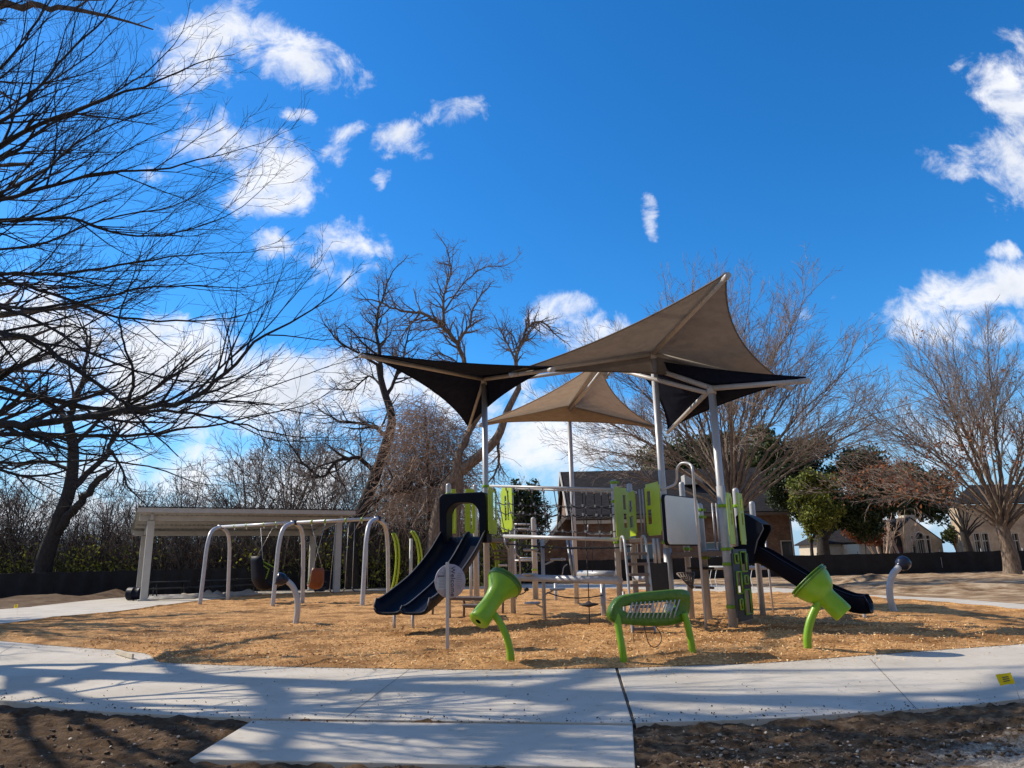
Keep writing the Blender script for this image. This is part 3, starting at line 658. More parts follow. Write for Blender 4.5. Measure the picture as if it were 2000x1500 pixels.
# --- leaning tree beyond the fence, far left, with a broken fork
def leaning(tk, tb, tw):
    Y = 42; q = Prm(wob=.17, trop=.03, ang=.7, ratio=.58, dens=1.0, maxl=4, rmin=.010, upb=.1)
    tk.add([tuple(a) for a in smooth_path([P(78,1140,Y),P(90,1085,Y),P(110,1028,Y),P(136,955,Y),P(143,877,Y),P(132,825,Y)], 5)], [.52-.011*i for i in range(26)], 12)
    S = lambda *r: [P(a, b, Y+c) for a, b, c in r]
    limb(tb, tw, S((106,1045,0),(140,1000,-.3),(175,960,-.6),(206,926,-1)), .30, .17, q, 1, kids=8, cl=1.0)
    limb(tb, tw, S((137,960,0),(170,925,.5),(205,895,1),(218,862,1.5),(232,840,2)), .22, .09, q, 1, kids=10, cl=2.0)
    limb(tb, tw, S((218,880,1),(240,920,1),(250,950,1),(285,985,1)), .09, .03, q, 1, kids=16, cl=1.6)
    limb(tb, tw, S((132,825,0),(100,790,1),(50,760,1.5),(-20,720,2)), .20, .05, q, 1, kids=18, cl=2.6)
    limb(tb, tw, S((132,835,0),(150,770,-1),(170,700,-1),(165,640,-1)), .20, .05, q, 1, kids=18, cl=2.6)
    limb(tb, tw, S((143,870,0),(220,800,1),(300,760,1),(370,700,1)), .14, .04, q, 1, kids=20, cl=2.4)
    limb(tb, tw, S((140,920,0),(80,900,.5),(20,915,1),(-40,905,1)), .13, .04, q, 1, kids=16, cl=2.0)
    limb(tb, tw, S((138,860,0),(60,845,-1),(-10,880,-1)), .12, .04, q, 1, kids=16, cl=2.0)
tree('leaning_tree', P(78,1140,42), 'old leaning tree with a snapped fork beyond the fence at far left', 'barkdark', 'twig', leaning)
# --- the two craggy trees in the middle distance
def craggyA(tk, tb, tw):
    Y = 43; q = Prm(wob=.20, trop=.02, ang=.8, ratio=.64, dens=1.9, maxl=4, rmin=.0090, upb=.05, droop=.05)
    S = lambda *r: [P(a, b, Y+c) for a, b, c in r]
    tk.add([tuple(a) for a in smooth_path(S((688,1150,0),(686,1056,0),(704,1003,0),(735,924,0),(757,858,0),(765,814,0),(748,757,0),(739,713,0)), 4)], [.46-.0105*i for i in range(29)], 12)
    limb(tb, tw, S((743,740,0),(742,690,0),(735,640,0),(745,590,0),(760,545,0)), .16,.04, q, 1, kids=24, cl=2.4)
    limb(tb, tw, S((755,775,0),(775,735,.5),(790,690,.8),(800,640,1)), .13,.04, q, 1, kids=18, cl=2.2)
    limb(tb, tw, S((739,713,0),(700,690,-.5),(660,665,-1),(640,640,-1)), .10,.03, q, 1, kids=18, cl=2.0)
    limb(tb, tw, S((757,855,0),(735,835,.4),(708,828,.8),(660,822,1),(625,800,1.4)), .15,.04, q, 1, kids=20, cl=2.0)
    limb(tb, tw, S((735,925,0),(700,895,-.5),(660,900,-1),(625,930,-1),(590,900,-1),(560,860,-1)), .15,.04, q, 1, kids=20, cl=2.2)
    limb(tb, tw, S((722,985,0),(760,960,-1),(800,955,-1.5),(850,945,-2)), .14,.07, q, 1, kids=14, cl=1.8)
    limb(tb, tw, S((748,757,0),(720,735,1),(690,760,1),(650,760,1)), .08,.03, q, 1, kids=16, cl=1.8)
tree('craggy_tree', P(688,1150,43), 'tall craggy bare tree with a dark crooked trunk behind the end of the swing set', 'barkdark', 'twigred', craggyA, group=None)
def craggyB(tk, tb, tw):
    Y = 40; q = Prm(wob=.20, trop=.02, ang=.8, ratio=.64, dens=1.9, maxl=4, rmin=.0085, upb=.05, droop=.04)
    S = lambda *r: [P(a, b, Y+c) for a, b, c in r]
    tk.add([tuple(a) for a in smooth_path(S((842,1150,0),(848,1080,0),(853,1030,0),(868,962,0),(895,925,0),(937,890,0),(972,853,0),(990,805,0),(1014,757,0)), 4)], [.48-.010*i for i in range(33)], 12)
    tk.add([tuple(a) for a in smooth_path(S((872,1120,.4),(885,1020,.3),(893,950,0),(893,895,0)), 4)], [.42-.012*i for i in range(13)], 11)
    limb(tb, tw, S((893,900,0),(915,850,.5),(945,790,.5),(935,745,.5),(911,721,.5),(896,680,.5),(880,655,.5),(850,625,.5),(820,612,.5),(783,607,.5),(740,590,.5)), .24,.05, q, 1, kids=28, cl=1.9, t0=.4)
    limb(tb, tw, S((868,640,.5),(866,600,.5),(869,568,.5),(880,530,.5),(875,495,.5)), .10,.035, q, 1, kids=24, cl=1.7)
    limb(tb, tw, S((894,672,.5),(905,650,.3),(918,635,.3),(926,600,.3),(945,570,.3)), .11,.04, q, 1, kids=16, cl=1.6)
    limb(tb, tw, S((866,610,.5),(900,560,.5),(940,525,.5),(985,520,.5)), .06,.02, q, 1, kids=20, cl=1.5)
    limb(tb, tw, S((1014,757,0),(1007,704,0),(1020,665,0),(1030,640,0),(1055,628,0),(1085,650,0)), .14,.04, q, 1, kids=28, cl=1.6)
    limb(tb, tw, S((1007,704,0),(990,670,.5),(975,640,.5)), .08,.03, q, 1, kids=18, cl=1.5)
    limb(tb, tw, S((820,612,.5),(790,650,.5),(770,690,.5)), .07,.02, q, 1, kids=14, cl=1.3)
    limb(tb, tw, S((911,721,.5),(880,700,1),(850,690,1),(830,710,1)), .07,.02, q, 1, kids=14, cl=1.3)
    limb(tb, tw, S((972,853,0),(975,900,.5),(960,935,.5)), .10,.05, q, 1, kids=8, cl=1.2)
tree('craggy_tree', P(842,1150,40), 'craggy bare tree with a warm brown split trunk rising behind the big slide', 'bark2', 'twigred', craggyB)
# curtain of dry vines hanging between them
def vines(tk, tb, tw):
    Y = 42.5; tk.add([tuple(P(830,1140,Y)), tuple(P(838,1000,Y)), tuple(P(835,880,Y)), tuple(P(830,800,Y))], [.16,.12,.09,.05], 8)
    for i in range(2900):
        a = rnd.random(); px_ = 762 + 150*a + rnd.gauss(0,8); top = 790 + 70*abs(a-.4)**1.3*2 + rnd.random()*200 + 12*noise.noise(Vector((a*9,1,2)))
        p = P(px_, top, Y+rnd.uniform(-1.2,1.2)); d = Vector((rnd.gauss(0,.5), rnd.gauss(0,.4), .4)); pts = [p]; L = rnd.uniform(1.0, 3.4)
        for k in range(5): d = (d + rv()*.34 + Vector((0,0,-.25))).normalized(); pts.append(pts[-1]+d*L/5)
        tw.add([tuple(v) for v in pts], [.013]*6, 3)
tree('vine_tangle', P(830,1140,42.5), 'pale brown tangle of dry hanging vines between the two craggy trees', 'bark', 'twigpale', vines, 'vines')
# --- fountain shaped bare trees on the right
def fountain(base, H, W, Y, seed, n=30, q=None, leafy=None, trunk_h=.2, r0=.42, lean=0, lo=12):
    def fn(tk, tb, tw):
        rnd.seed(seed); b = Vector(base); hz = H*trunk_h
        tk.add([tuple(b+Vector((lean*t*.5+.1*math.sin(t*5), 0, -.3+hz*1.15*t))) for t in np.linspace(0,1,9)], [r0*1.35, r0*1.05]+[r0*(1-.05*k) for k in range(7)], 14)
        tl = []
        for i in range(n):
            a = i*2.399+rnd.random()*.5; f = (i+.5)/n; el = R(lo + (84-lo)*f**1.1)
            h0 = hz*(.75+.3*f); d = Vector((math.cos(a)*math.cos(el), math.sin(a)*math.cos(el)*.9, math.sin(el)))
            L = 1/math.sqrt((math.cos(el)/(W*.5))**2 + (math.sin(el)/(H-h0))**2)*rnd.uniform(.80,.97)
            p0 = b+Vector((lean*.5, 0, h0)); pts = [p0]
            dd = (d + Vector((0,0,.75*math.cos(el)))).normalized()
            for k in range(6):
                pts.append(pts[-1]+dd*L/6); dd = (dd*.74 + d*.26 + rv()*.07 + Vector((0,0,-.07*math.cos(el)+.02))).normalized()
            q.tlist = tl
            limb(tb, tw, pts, r0*.25*rnd.uniform(.6,1.1), .018, q, 1, cl=L*.34, t0=.42, sides=7)
        return leafy(tl) if leafy else None
    return fn
qF = lambda **k: Prm(**{**dict(wob=.12, trop=.04, ang=.52, ratio=.55, dens=1.05, maxl=4, rmin=.010, upb=.25), **k})
bT = G(1440,1118)
bT = Vector((P(1440,1100,37).x, 37, 0))
tree('bare_shade_tree', bT, 'wide fan shaped bare tree rising behind the right half of the shade sails', 'bark2', 'twigtan', fountain(bT, 14.9, 20, 37, 5, 44, qF(dens=1.5, rmin=.0085), trunk_h=.27, r0=.40, lo=12))
bR = Vector((P(1975,1112,44).x, 44, .0))
def redleaf(tl):
    t = np.array(tl); rs = np.random.RandomState(4)
    z = t[:,2]; X = t[:,0]-bR.x
    w_ = np.exp(-((z-5.0)/2.6)**2)*(.2+.9*(X < 2)*(X > -8)) + .015
    k = rs.rand(len(t)) < w_*.15
    t = np.repeat(t[k], 2, axis=0); return t + rs.normal(scale=.13, size=t.shape)
tree('rust_leaf_tree', bR, 'spreading tree at far right, thick pale trunk, some rust red leaves still on', 'bark2', 'twigtan', fountain(bR, 13.8, 20.0, 44, 9, 40, qF(dens=1.45, rmin=.0095), redleaf, trunk_h=.22, r0=.46, lo=4), leafm='leafr', leafsz=.10)
b2 = Vector((P(1892,1085,66).x, 66, 0))
tree('small_bare_tree', b2, 'smaller forked bare tree standing before the right hand house', 'barkdark', 'twigdark', fountain(b2, 9.5, 14, 66, 21, 16, qF(dens=.7, maxl=3, rmin=.02), trunk_h=.33, r0=.42, lo=10))
for i, (px_, Yc, lab) in enumerate([(1722,72,'crape myrtle with bare pale stems left of the arched porch'), (1762,74,'crape myrtle with pale stems right before the arched porch')]):
    bb = Vector((P(px_,1080,Yc).x, Yc, 0))
    def cm(tk, tb, tw, bb=bb, i=i):
        rnd.seed(40+i); q = Prm(wob=.1, trop=.04, ang=.4, ratio=.5, dens=1.1, maxl=3, rmin=.018)
        for k in range(8):
            a = k*.8; d = Vector((math.cos(a)*.45, math.sin(a)*.3, 1)).normalized(); pts = [bb+Vector((0,0,-.2))]
            for j in range(5): d = (d+rv()*.05).normalized(); pts.append(pts[-1]+d*1.0)
            limb(tk, tw, pts, .07, .03, q, 1, kids=9, cl=1.1, t0=.4, sides=5)
    tree('crape_myrtle', bb, lab, 'twigpale', 'twigpale', cm, 'shrub tree', 'crape myrtles before the tan house')
# orange leaved bush
def blob(n, c, s, seed, shell=.6, lumps=14, rel=.42):
    rs = np.random.RandomState(seed); c = np.array(c); s = np.array(s)
    d = rs.normal(size=(lumps, 3)); d /= np.linalg.norm(d, axis=1, keepdims=True); L = d*rs.uniform(.35,.78,(lumps,1))
    k = rs.randint(0, lumps, n); v = rs.normal(size=(n, 3)); v /= np.linalg.norm(v, axis=1, keepdims=True)
    r = rs.uniform(shell, 1.08, (n,1))*rs.uniform(.7,1.1,(lumps,1))[k]
    return (L[k] + v*r*rel)*s + c
def evergreen(name, base, c, s, n, m, sz, label, seed, trunkr=.3, lumps=22, rel=.36, cat='tree', group=None, stems=5, shell=.35):
    t = thing(name, base, label, cat, group); tk = Tubes(); b = Vector(base); c = Vector(c); rnd.seed(seed)
    h = c.z - s[2]*.55
    if trunkr:
        tk.add([tuple(b+Vector((0,0,-.2))), tuple(b+Vector((.02,0,h*.3))), tuple(b+Vector((.05,0,h*.62)))], [trunkr*1.3, trunkr, trunkr*.85], 10)
        for k in range(stems):
            a = k*2.4+.4; e = c + Vector((math.cos(a)*s[0]*.55, math.sin(a)*s[1]*.55, s[2]*rnd.uniform(-.1,.5)))
            p0 = b+Vector((.05,0,h*.58)); mid = p0.lerp(e,.5)+Vector((0,0,.3)); pts = smooth_path([p0, mid, e], 4)
            tk.add([tuple(p) for p in pts], [trunkr*(.6-.06*i) for i in range(len(pts))], 7)
        tk.build('trunk', 'barkdark', t)
    else:
        tk.add([tuple(b+Vector((0,0,-.1))), tuple(b+Vector((0,0,h*.5))), tuple(c)], [.05,.04,.03], 6); tk.build('stem', 'barkdark', t)
    L = blob(n, c, s, seed, shell, lumps, rel)
    leaves('crown', L, sz, m, t)
    return t
Y = 57
def at(px_, py_, Yc): return P(px_, py_, Yc)
b = Vector((at(1608,1080,Y).x, Y, 0)); c = at(1600,965,Y)
evergreen('live_oak', b, (at(1648,930,Y).x, Y+1.5, at(1650,950,Y).z), (6.0,3.8,4.6), 75000, 'leafd', .13, 'broad dark evergreen oak with stout forked trunk right of the brick building', 12, .5, 40, .26, shell=.15)
evergreen('oak_lit_part', (at(1585,1080,Y-4).x, Y-4, 0), (at(1590,975,Y-4).x, Y-4, at(1590,980,Y-4).z), (2.9,2.2,2.9), 15000, 'leafy', .11, 'sunlit yellow green left part of the oak crown at the corner of the brick building', 13, .13, 34, .26, shell=.1)  # sunlit part of the oak, built apart; its brightness is in the leaf colour
evergreen('evergreen_tree', (at(1360,1080,84).x, 84, 0), (at(1370,905,84).x, 84, at(1360,915,84).z), (10.5,5,5.0), 42000, 'leafm', .22, 'large dull green tree showing above the brick building roof', 15, .5, 30, .34)
evergreen('evergreen_tree', (at(1490,1080,80).x, 80, 0), (at(1500,905,80).x, 80, at(1500,905,80).z), (5.4,4,4.4), 20000, 'leafm', .2, 'rounded green tree behind the right end of the brick building', 16, .45, 20, .36)
evergreen('cedar_tree', (at(1022,1100,52).x, 52, 0), (at(1025,985,52).x, 52, at(1022,1015,52).z), (1.7,1.5,3.0), 9000, 'leafd', .12, 'small dark cedar behind the rope bridge beside the brick gable', 17, .2, 14, .42)
evergreen('evergreen_tree', (at(1760,1075,90).x, 90, 0), (at(1765,955,90).x, 90, at(1765,960,90).z), (8,5,4.4), 15000, 'leafd', .24, 'dark leafy tree mass above the tan gabled house', 18, .5, 24, .36)
evergreen('garden_shrub', (at(1868,1075,78).x, 78, 0), (at(1868,1035,78).x, 78, at(1868,1040,78).z), (2.3,1.6,1.9), 3500, 'leafm', .16, 'round green garden tree above the cedar fence between the houses', 19, .15, 10, .45)
evergreen('autumn_shrub', (at(1690,1075,70).x, 70, 0), (at(1690,1045,70).x, 70, at(1690,1045,70).z), (2.2,1.6,1.2), 2200, 'leafr', .12, 'orange leaved autumn shrub left of the crape myrtles', 20, 0, 10, .45, 'shrub')
for i, (px_, wd, lab) in enumerate([(1778,1.4,'clipped green hedge below the arched window'), (1930,2.6,'low green hedge below the right hand house windows')]):
    evergreen('hedge', (at(px_,1078,73).x, 73-.1*i, 0), (at(px_,1070,73).x, 73, .75), (wd,.6,.75), 1600, 'leafm', .08, lab, 30+i, 0, 10, .5, 'hedge')
# --- tangled undergrowth beyond the fence on the left, one mass
tw = Tubes(); twd = Tubes(); rnd.seed(77); lv = []; lvr = []
for i in range(6200):
    px_ = rnd.uniform(-330, 1010); Yc = 44+14*rnd.random()**1.4; b = P(px_, 1120, Yc); b.z = -.1
    H = 2.2+4.9*rnd.random()**1.4*(1.0 if px_ < 880 else .45)*(1.25 if rnd.random() < .2 else 1); d = Vector((rnd.gauss(0,.28), rnd.gauss(0,.2), 1)).normalized(); pts = [b]; r = rnd.uniform(.008,.028)*(1.6 if rnd.random() < .08 else 1)
    for k in range(5): d = (d+rv()*.16+Vector((0,0,.03))).normalized(); pts.append(pts[-1]+d*H/5)
    T_ = tw if rnd.random() < .45 else twd
    T_.add([tuple(v) for v in pts], [r*(1-.15*k)*(1.5 if T_ is twd else 1) for k in range(6)], 3)
    for j in range(6):
        k = rnd.randint(1, 4); e = perp((pts[k+1]-pts[k]).normalized(), rnd.uniform(.4,1.1), .1); q_ = pts[k].lerp(pts[k+1], rnd.random()); L = rnd.uniform(.5,1.5); pp = [q_]
        for _ in range(3): e = (e+rv()*.2).normalized(); pp.append(pp[-1]+e*L/3)
        T_.add([tuple(v) for v in pp], [.012,.011,.009,.007], 3)
    g = noise.noise(Vector((px_*.011, Yc*.1, 3.3)))
    if H < 4.4 and g > -.10 and rnd.random() < .55:
        for _ in range(26):
            v = pts[rnd.randint(1,4)]; lv.append(tuple(v+rv()*.34+Vector((0,-.7,-.2))))
    if rnd.random() < .05:
        for _ in range(8): lvr.append(tuple(pts[rnd.randint(2,5)]+rv()*.3))
def und(o, l, c): tag(o, l, c, None, 'stuff')
und(tw.build('undergrowth', 'twig', None, False), 'grey tangle of bare undergrowth stems beyond the black fence on the left', 'undergrowth')
und(twd.build('undergrowth', 'twigdark', None, False), 'dark tangle of undergrowth stems beyond the black fence on the left', 'undergrowth')
und(leaves('undergrowth_leaves', np.array(lv), .11, 'leafold'), 'yellow green leaves among the undergrowth beyond the fence', 'leaves')
und(leaves('undergrowth_leaves', np.array(lvr), .08, 'leafr'), 'rusty dry leaves among the undergrowth beyond the fence', 'leaves')
# dense dark far wood low down behind the stems
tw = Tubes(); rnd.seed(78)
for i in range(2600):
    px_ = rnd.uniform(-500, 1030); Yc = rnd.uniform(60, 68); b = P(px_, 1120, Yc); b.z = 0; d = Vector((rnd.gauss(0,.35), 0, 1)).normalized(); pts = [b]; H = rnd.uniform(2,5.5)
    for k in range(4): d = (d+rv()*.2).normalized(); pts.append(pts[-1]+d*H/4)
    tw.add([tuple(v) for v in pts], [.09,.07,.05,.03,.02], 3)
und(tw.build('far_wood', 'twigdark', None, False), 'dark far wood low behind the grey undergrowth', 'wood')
# mid trees rising out of it
for i, (px_, Yc, H, W, sd) in enumerate([(560,47,11.5,10,61),(480,50,10,9,62),(630,52,10.5,9,63),(355,50,8,6,64),(270,49,7.0,5,65),(20,46,7.8,7,66),(-60,44,8.5,8,67),(790,50,9.5,8,68),(1000,58,7.5,8,69),(200,50,6.6,5,70),(715,50,10,8,71)]):
    b = P(px_, 1120, Yc); b.z = 0
    lab = ['bushy bare tree behind the middle of the pavilion roof','thin bare tree behind the left half of the pavilion roof','bare tree behind the right end of the pavilion roof','slender bare sapling pair above the left end of the pavilion','short bare tree just left of the pavilion','low bare tree at the far left edge left of the leaning trunk','bare tree at the left border behind the fence','bare tree half hidden in the hanging vines','low bare tree whose twigs fan out above the rope bridge','short bare tree right beside the leaning trunk','bare thin tree close behind the dark crooked trunk'][i]
    tree('bare_tree', b, lab, 'bark', 'twigred' if i % 2 else 'twig', fountain(b, H, W, Yc, sd, 22, Prm(wob=.19, trop=.03, ang=.65, ratio=.6, dens=1.6, maxl=4, rmin=.013, upb=.1), trunk_h=.3, r0=.2, lo=18))
# ================================================================ FENCE, BUILDINGS, PAVILION
fl = [P(-330,1180,40), P(0,1168,40), P(300,1158,42), P(520,1152,43.5), P(760,1146,45), P(1000,1140,46.5), P(1250,1131,48), P(1500,1124,49), P(1760,1118,50), P(2050,1110,50.5), P(2500,1100,51)]
for k in range(len(fl)-1): fl[k].z = 0
fl[-1].z = 0
fn_ = thing('privacy_fence', fl[0], 'long low chain link fence covered with black mesh, running right across behind the playground', 'fence')
path = smooth_path(fl, 9); Hf = 1.34
m = MB(); vs = []; fs = []
dens_ = []
for a, b in zip(path[:-1], path[1:]):
    for t in np.linspace(0, 1, 6, endpoint=False): dens_.append(a.lerp(b, t))
dens_.append(path[-1]); nn = len(dens_)
for i, p in enumerate(dens_):
    s_ = .07*math.sin(i*.9)+.10*noise.noise(Vector((i*.41,0,0)))
    for j in range(5):
        z = Hf*j/4 + (.03*math.sin(i*.55) + .03*noise.noise(Vector((i*.3,5,1))) if j == 4 else 0) - .03
        vs.append(p + Vector((.0, s_*(1 if 0 < j < 4 else .3) - .04, z)))
fs = [(i*5+j, (i+1)*5+j, (i+1)*5+j+1, i*5+j+1) for i in range(nn-1) for j in range(4)]
m.add(vs, fs, True); m.build('mesh_cover', 'fence', fn_, fix=False)
m = MB(); m.tube([p+Vector((0,.02,Hf-.05)) for p in path], .022, 6); m.build('top_rail', 'fence', fn_)
L = 0; last = path[0]; nextd = 0
for a, b in zip(path[:-1], path[1:]):
    d = (b-a).length
    while nextd < L+d:
        p = a.lerp(b, (nextd-L)/d); MB().tube([p+Vector((0,.05,-.2)), p+Vector((0,.05,Hf+.10+.06*rnd.random()))], .03, 7).build('post', 'steel' if rnd.random() < .6 else 'fence', fn_); nextd += 2.9
    L += d

def winframe(mb, x0, x1, z0, z1, y, t=.12):
    for (a, b, c, d) in ((x0-t, x1+t, z0-t, z0), (x0-t, x1+t, z1, z1+t), (x0-t, x0, z0, z1), (x1, x1+t, z0, z1)): mb.box(((a+b)/2, y, (c+d)/2), (b-a, .14, d-c))
# --- brick building with long shingle roof
Yb = 62
bx0 = P(1118,1050,Yb).x; bx1 = P(1549,1050,Yb).x; ez = P(1330,1003,Yb).z; rz = P(1300,921,Yb+8).z
bb = thing('brick_building', (bx0, Yb, 0), 'long red brown brick building with a dark shingle roof and a sunlit gable end', 'building')
dep = 15
m = MB(); m.hexa([(bx0,Yb,-.3),(bx1,Yb,-.3),(bx1,Yb+dep,-.3),(bx0,Yb+dep,-.3),(bx0,Yb,ez),(bx1,Yb,ez),(bx1,Yb+dep,ez),(bx0,Yb+dep,ez)])
m.add([(bx0,Yb,ez+.01),(bx0,Yb+dep,ez+.01),(bx0,Yb+dep/2,rz-.05)], [(0,1,2)])
m.build('wall', 'brick', bb)
m = MB(); ov = .5; ym = Yb+dep/2; rxe = P(1480,940,Yb+8).x
xa = bx0-.35; xb = bx1+.4
for sgn in (0, 1):
    ye = Yb-ov if sgn == 0 else Yb+dep+ov
    q_ = [(xa,ye,ez-.12),(xb,ye,ez-.12),(rxe,ym,rz),(xa,ym,rz)]
    m.poly(q_ if sgn == 0 else q_[::-1], (0,0,.14))
m.poly([(xb,Yb-ov,ez-.12),(xb,Yb+dep+ov,ez-.12),(rxe,ym,rz)], (0,0,.14))
m.build('roof', 'roof', bb)
m = MB(); m.bar((xa-.03,Yb-ov,ez-.1),(xa-.03,ym,rz+.02),.1,.34); m.bar((xa-.03,Yb+dep+ov,ez-.1),(xa-.03,ym,rz+.02),.1,.34); m.build('gable_board', 'trim', bb)
x2 = P(1205,1020,Yb).x
MB().box(((bx0+bx1)/2, Yb-ov-.04, ez-.2), (bx1-bx0+.9, .12, .26)).build('fascia', 'brown_steel', bb)
MB().box(((bx0+x2)/2+1.2, Yb-.3, P(1150,1020,Yb).z), (x2-bx0+2, .3, .32)).build('canopy_band', 'trim', bb, .03)
# lean gabled wing to the left
wx0, wx1 = P(1052,1060,Yb+1).x, bx0-.02
m = MB(); m.poly([(wx0,Yb+1,-.2),(wx1,Yb+1,-.2),(wx1,Yb+1,ez+.2),(wx0,Yb+1,2.0)], (0,6,0)); m.build('wing_wall', 'brick', bb)
MB().bar((wx0-.3,Yb+4,1.95),(wx1,Yb+4,ez+.5),7.2,.16).build('wing_roof', 'roof', bb)
MB().bar((wx0-.3,Yb+.35,1.98),(wx1,Yb+.35,ez+.5),.1,.3).build('wing_board', 'trim', bb)
for px_ in (1232, 1262, 1385, 1410, 1535):
    x = P(px_,1050,Yb).x; fo = MB(); winframe(fo, x-.45, x+.45, 1.0, 2.5, Yb-.03, .08); wf = fo.build('window', 'trim', bb)
    MB().box((x, Yb-.01, 1.75), (.9, .04, 1.5)).build('pane', 'glass', wf)
MB().tube([(bx1-.15,Yb-.12,0),(bx1-.15,Yb-.12,ez-.2)], .06, 8).build('downpipe', 'trim', bb)
MB().box((P(1345,930,Yb+5).x, Yb+4.0, P(1345,938,Yb+4).z), (1.6,1.4,.9)).build('roof_vent', 'white', bb, .03)
# --- low house left of the gabled one
Yl = 84
hx0, hx1 = P(1612,1060,Yl).x, P(1705,1060,Yl).x
lh = thing('low_house', (hx0, Yl, 0), 'low house with a brown shingle roof half hidden behind the shrubs', 'house')
MB().box(((hx0+hx1)/2, Yl+4, 1.2), (hx1-hx0, 8, 2.8)).build('wall', 'stone', lh)
zt = P(1660,1030,Yl+4).z
m = MB()
m.poly([(hx0-.4,Yl-.4,2.5),(hx1+.4,Yl-.4,2.5),(hx1-.6,Yl+4,zt),(hx0+2.5,Yl+4,zt)], (0,0,.15)); m.poly([(hx1+.4,Yl+8.4,2.5),(hx0-.4,Yl+8.4,2.5),(hx0+2.5,Yl+4,zt),(hx1-.6,Yl+4,zt)], (0,0,.15)); m.poly([(hx0-.4,Yl+8.4,2.5),(hx0-.4,Yl-.4,2.5),(hx0+2.5,Yl+4,zt)], (0,0,.15)); m.build('roof', 'roof', lh)
xg = P(1680,1060,Yl).x; MB().box((xg, Yl-.03, 1.0), (2.6,.1,2.1)).build('garage_door', 'shadow', lh)
# --- tan house with gable, arched porch, arched window
Yh = 78
def hx(px_): return P(px_,1060,Yh).x
def hz(py_, px_=1790): return P(px_,py_,Yh).z
th_ = thing('gabled_house', (hx(1738), Yh, 0), 'tan brick house with a steep gable, dark arched porch and arched window', 'house')
gx0, gx1, gp = hx(1735), hx(1840), hx(1786)
ze, zp = hz(1052), hz(1013)
def archhole(mb, outline, hole_c, hw, z0, zs, y, th):   # wall with arched opening: strips around
    pass
# front wall made as columns so that the openings are real recesses
def wallcols(x0, x1, topf, opens, y, th, n=90):
    mb = MB(); xs_ = np.linspace(x0, x1, n)
    for a, b in zip(xs_[:-1], xs_[1:]):
        ta, tb_ = topf(a), topf(b); segs = [(-.2, -.2, ta, tb_)]
        for (ox0, ox1, oz0, topo) in opens:
            mcx = (a+b)/2
            if ox0 <= mcx <= ox1:
                za = topo(mcx); out = []
                for (l0, l1, u0, u1) in segs:
                    if oz0 > l0: out.append((l0, l1, oz0, oz0))
                    out.append((za, za, u0, u1))
                segs = out
        for (l0, l1, u0, u1) in segs: mb.hexa([(a,y,l0),(b,y,l1),(b,y+th,l1),(a,y+th,l0),(a,y,u0),(b,y,u1),(b,y+th,u1),(a,y+th,u0)])
    return mb
def gable(x): return ze + (zp-ze)*(1-abs(x-gp)/((gx1-gx0)/2)) if True else 0
pc, pw = hx(1753), (hx(1766)-hx(1742))/2; ps = hz(1049)
porch = (pc-pw, pc+pw, -.2, lambda x: ps + math.sqrt(max(0, pw*pw-(x-pc)**2))*1.1)
wc, ww = hx(1797), (hx(1806)-hx(1790))/2; wz = hz(1048)
warch = (wc-ww, wc+ww, .75, lambda x: wz + math.sqrt(max(0, ww*ww-(x-wc)**2)))
wl = (hx(1780.5), hx(1787), .75, lambda x: hz(1046.5)); wr = (hx(1809.5), hx(1816), .75, lambda x: hz(1046.5))
wallcols(gx0, gx1, lambda x: max(ze-.6, min(zp, zp-(abs(x-gp)/((gx1-gx0)/2))*(zp-ze+.2))), [porch, warch, wl, wr], Yh, .35).build('wall', 'tanbrick', th_, fix=False)
MB().box(((gx0+gx1)/2, Yh+5.5, ze/2-.4), (gx1-gx0-.4, 10, ze-.2)).build('house_body', 'tanbrick', th_)
MB().box((pc, Yh+.42, ps/2+.6), (pw*2+.1, .1, ps+2.0)).build('porch_recess', 'shadow', th_)  # flat dark sheet stands in for the shade inside the porch
d_ = MB().box((pc, Yh+.33, .95), (1.1, .08, 2.1)).build('door', 'door', th_, .01)
fr = MB(); 
for (a, b, c_, d) in (wl[:2]+(.75, wl[3](0)), wr[:2]+(.75, wr[3](0))): winframe(fr, a, b, c_, d, Yh-.04, .07); fr.box(((a+b)/2, Yh-.02, hz(1054)), (b-a, .08, .10))
winframe(fr, warch[0], warch[1], .75, hz(1055), Yh-.04, .08)
arc = [Vector((wc+ww*1.08*math.cos(R(k*15)), Yh-.04, wz+ww*1.08*math.sin(R(k*15)))) for k in range(13)]
fr.tube(arc, .08, 6)
for k in (-.33, 0, .33): fr.box((wc+k*ww*1.6, Yh+.05, (hz(1055)+.75)/2), (.04,.04,hz(1055)-.75))
fr.box((wc, Yh+.05, 1.3), (ww*2,.04,.04))
f_ = fr.build('window_frame', 'trim', th_)
MB().box(((wl[0]+wr[1])/2, Yh+.24, 1.6), (wr[1]-wl[0]+.3, .05, 3.6)).build('window_glass', 'glass', f_)
xr = gx1+.3; m = MB(); th2 = .16
m.poly([(gx0-.35,Yh+.05,ze-.55),(gp,Yh+.05,zp+.05),(gp,Yh+11,zp+.05),(gx0-.35,Yh+11,ze-.55)], (0,0,th2)); m.poly([(gp,Yh+.05,zp+.05),(gx1+.35,Yh+.05,ze-.55),(gx1+.35,Yh+11,ze-.55),(gp,Yh+11,zp+.05)], (0,0,th2))
m.build('roof', 'roof', th_)
cx_ = hx(1838); MB().box((cx_, Yh+6, hz(1025)), (1.3,1.3,2.6)).build('chimney', 'stone', th_, .03)
m = MB(); m.poly([(hx(1690),Yh+1.5,hz(1058)),(gx0,Yh+1.5,hz(1058)),(gx0+.5,Yh+6,hz(1026)),(hx(1715),Yh+6,hz(1026))], (0,0,.15)); m.build('side_roof', 'roof', th_)
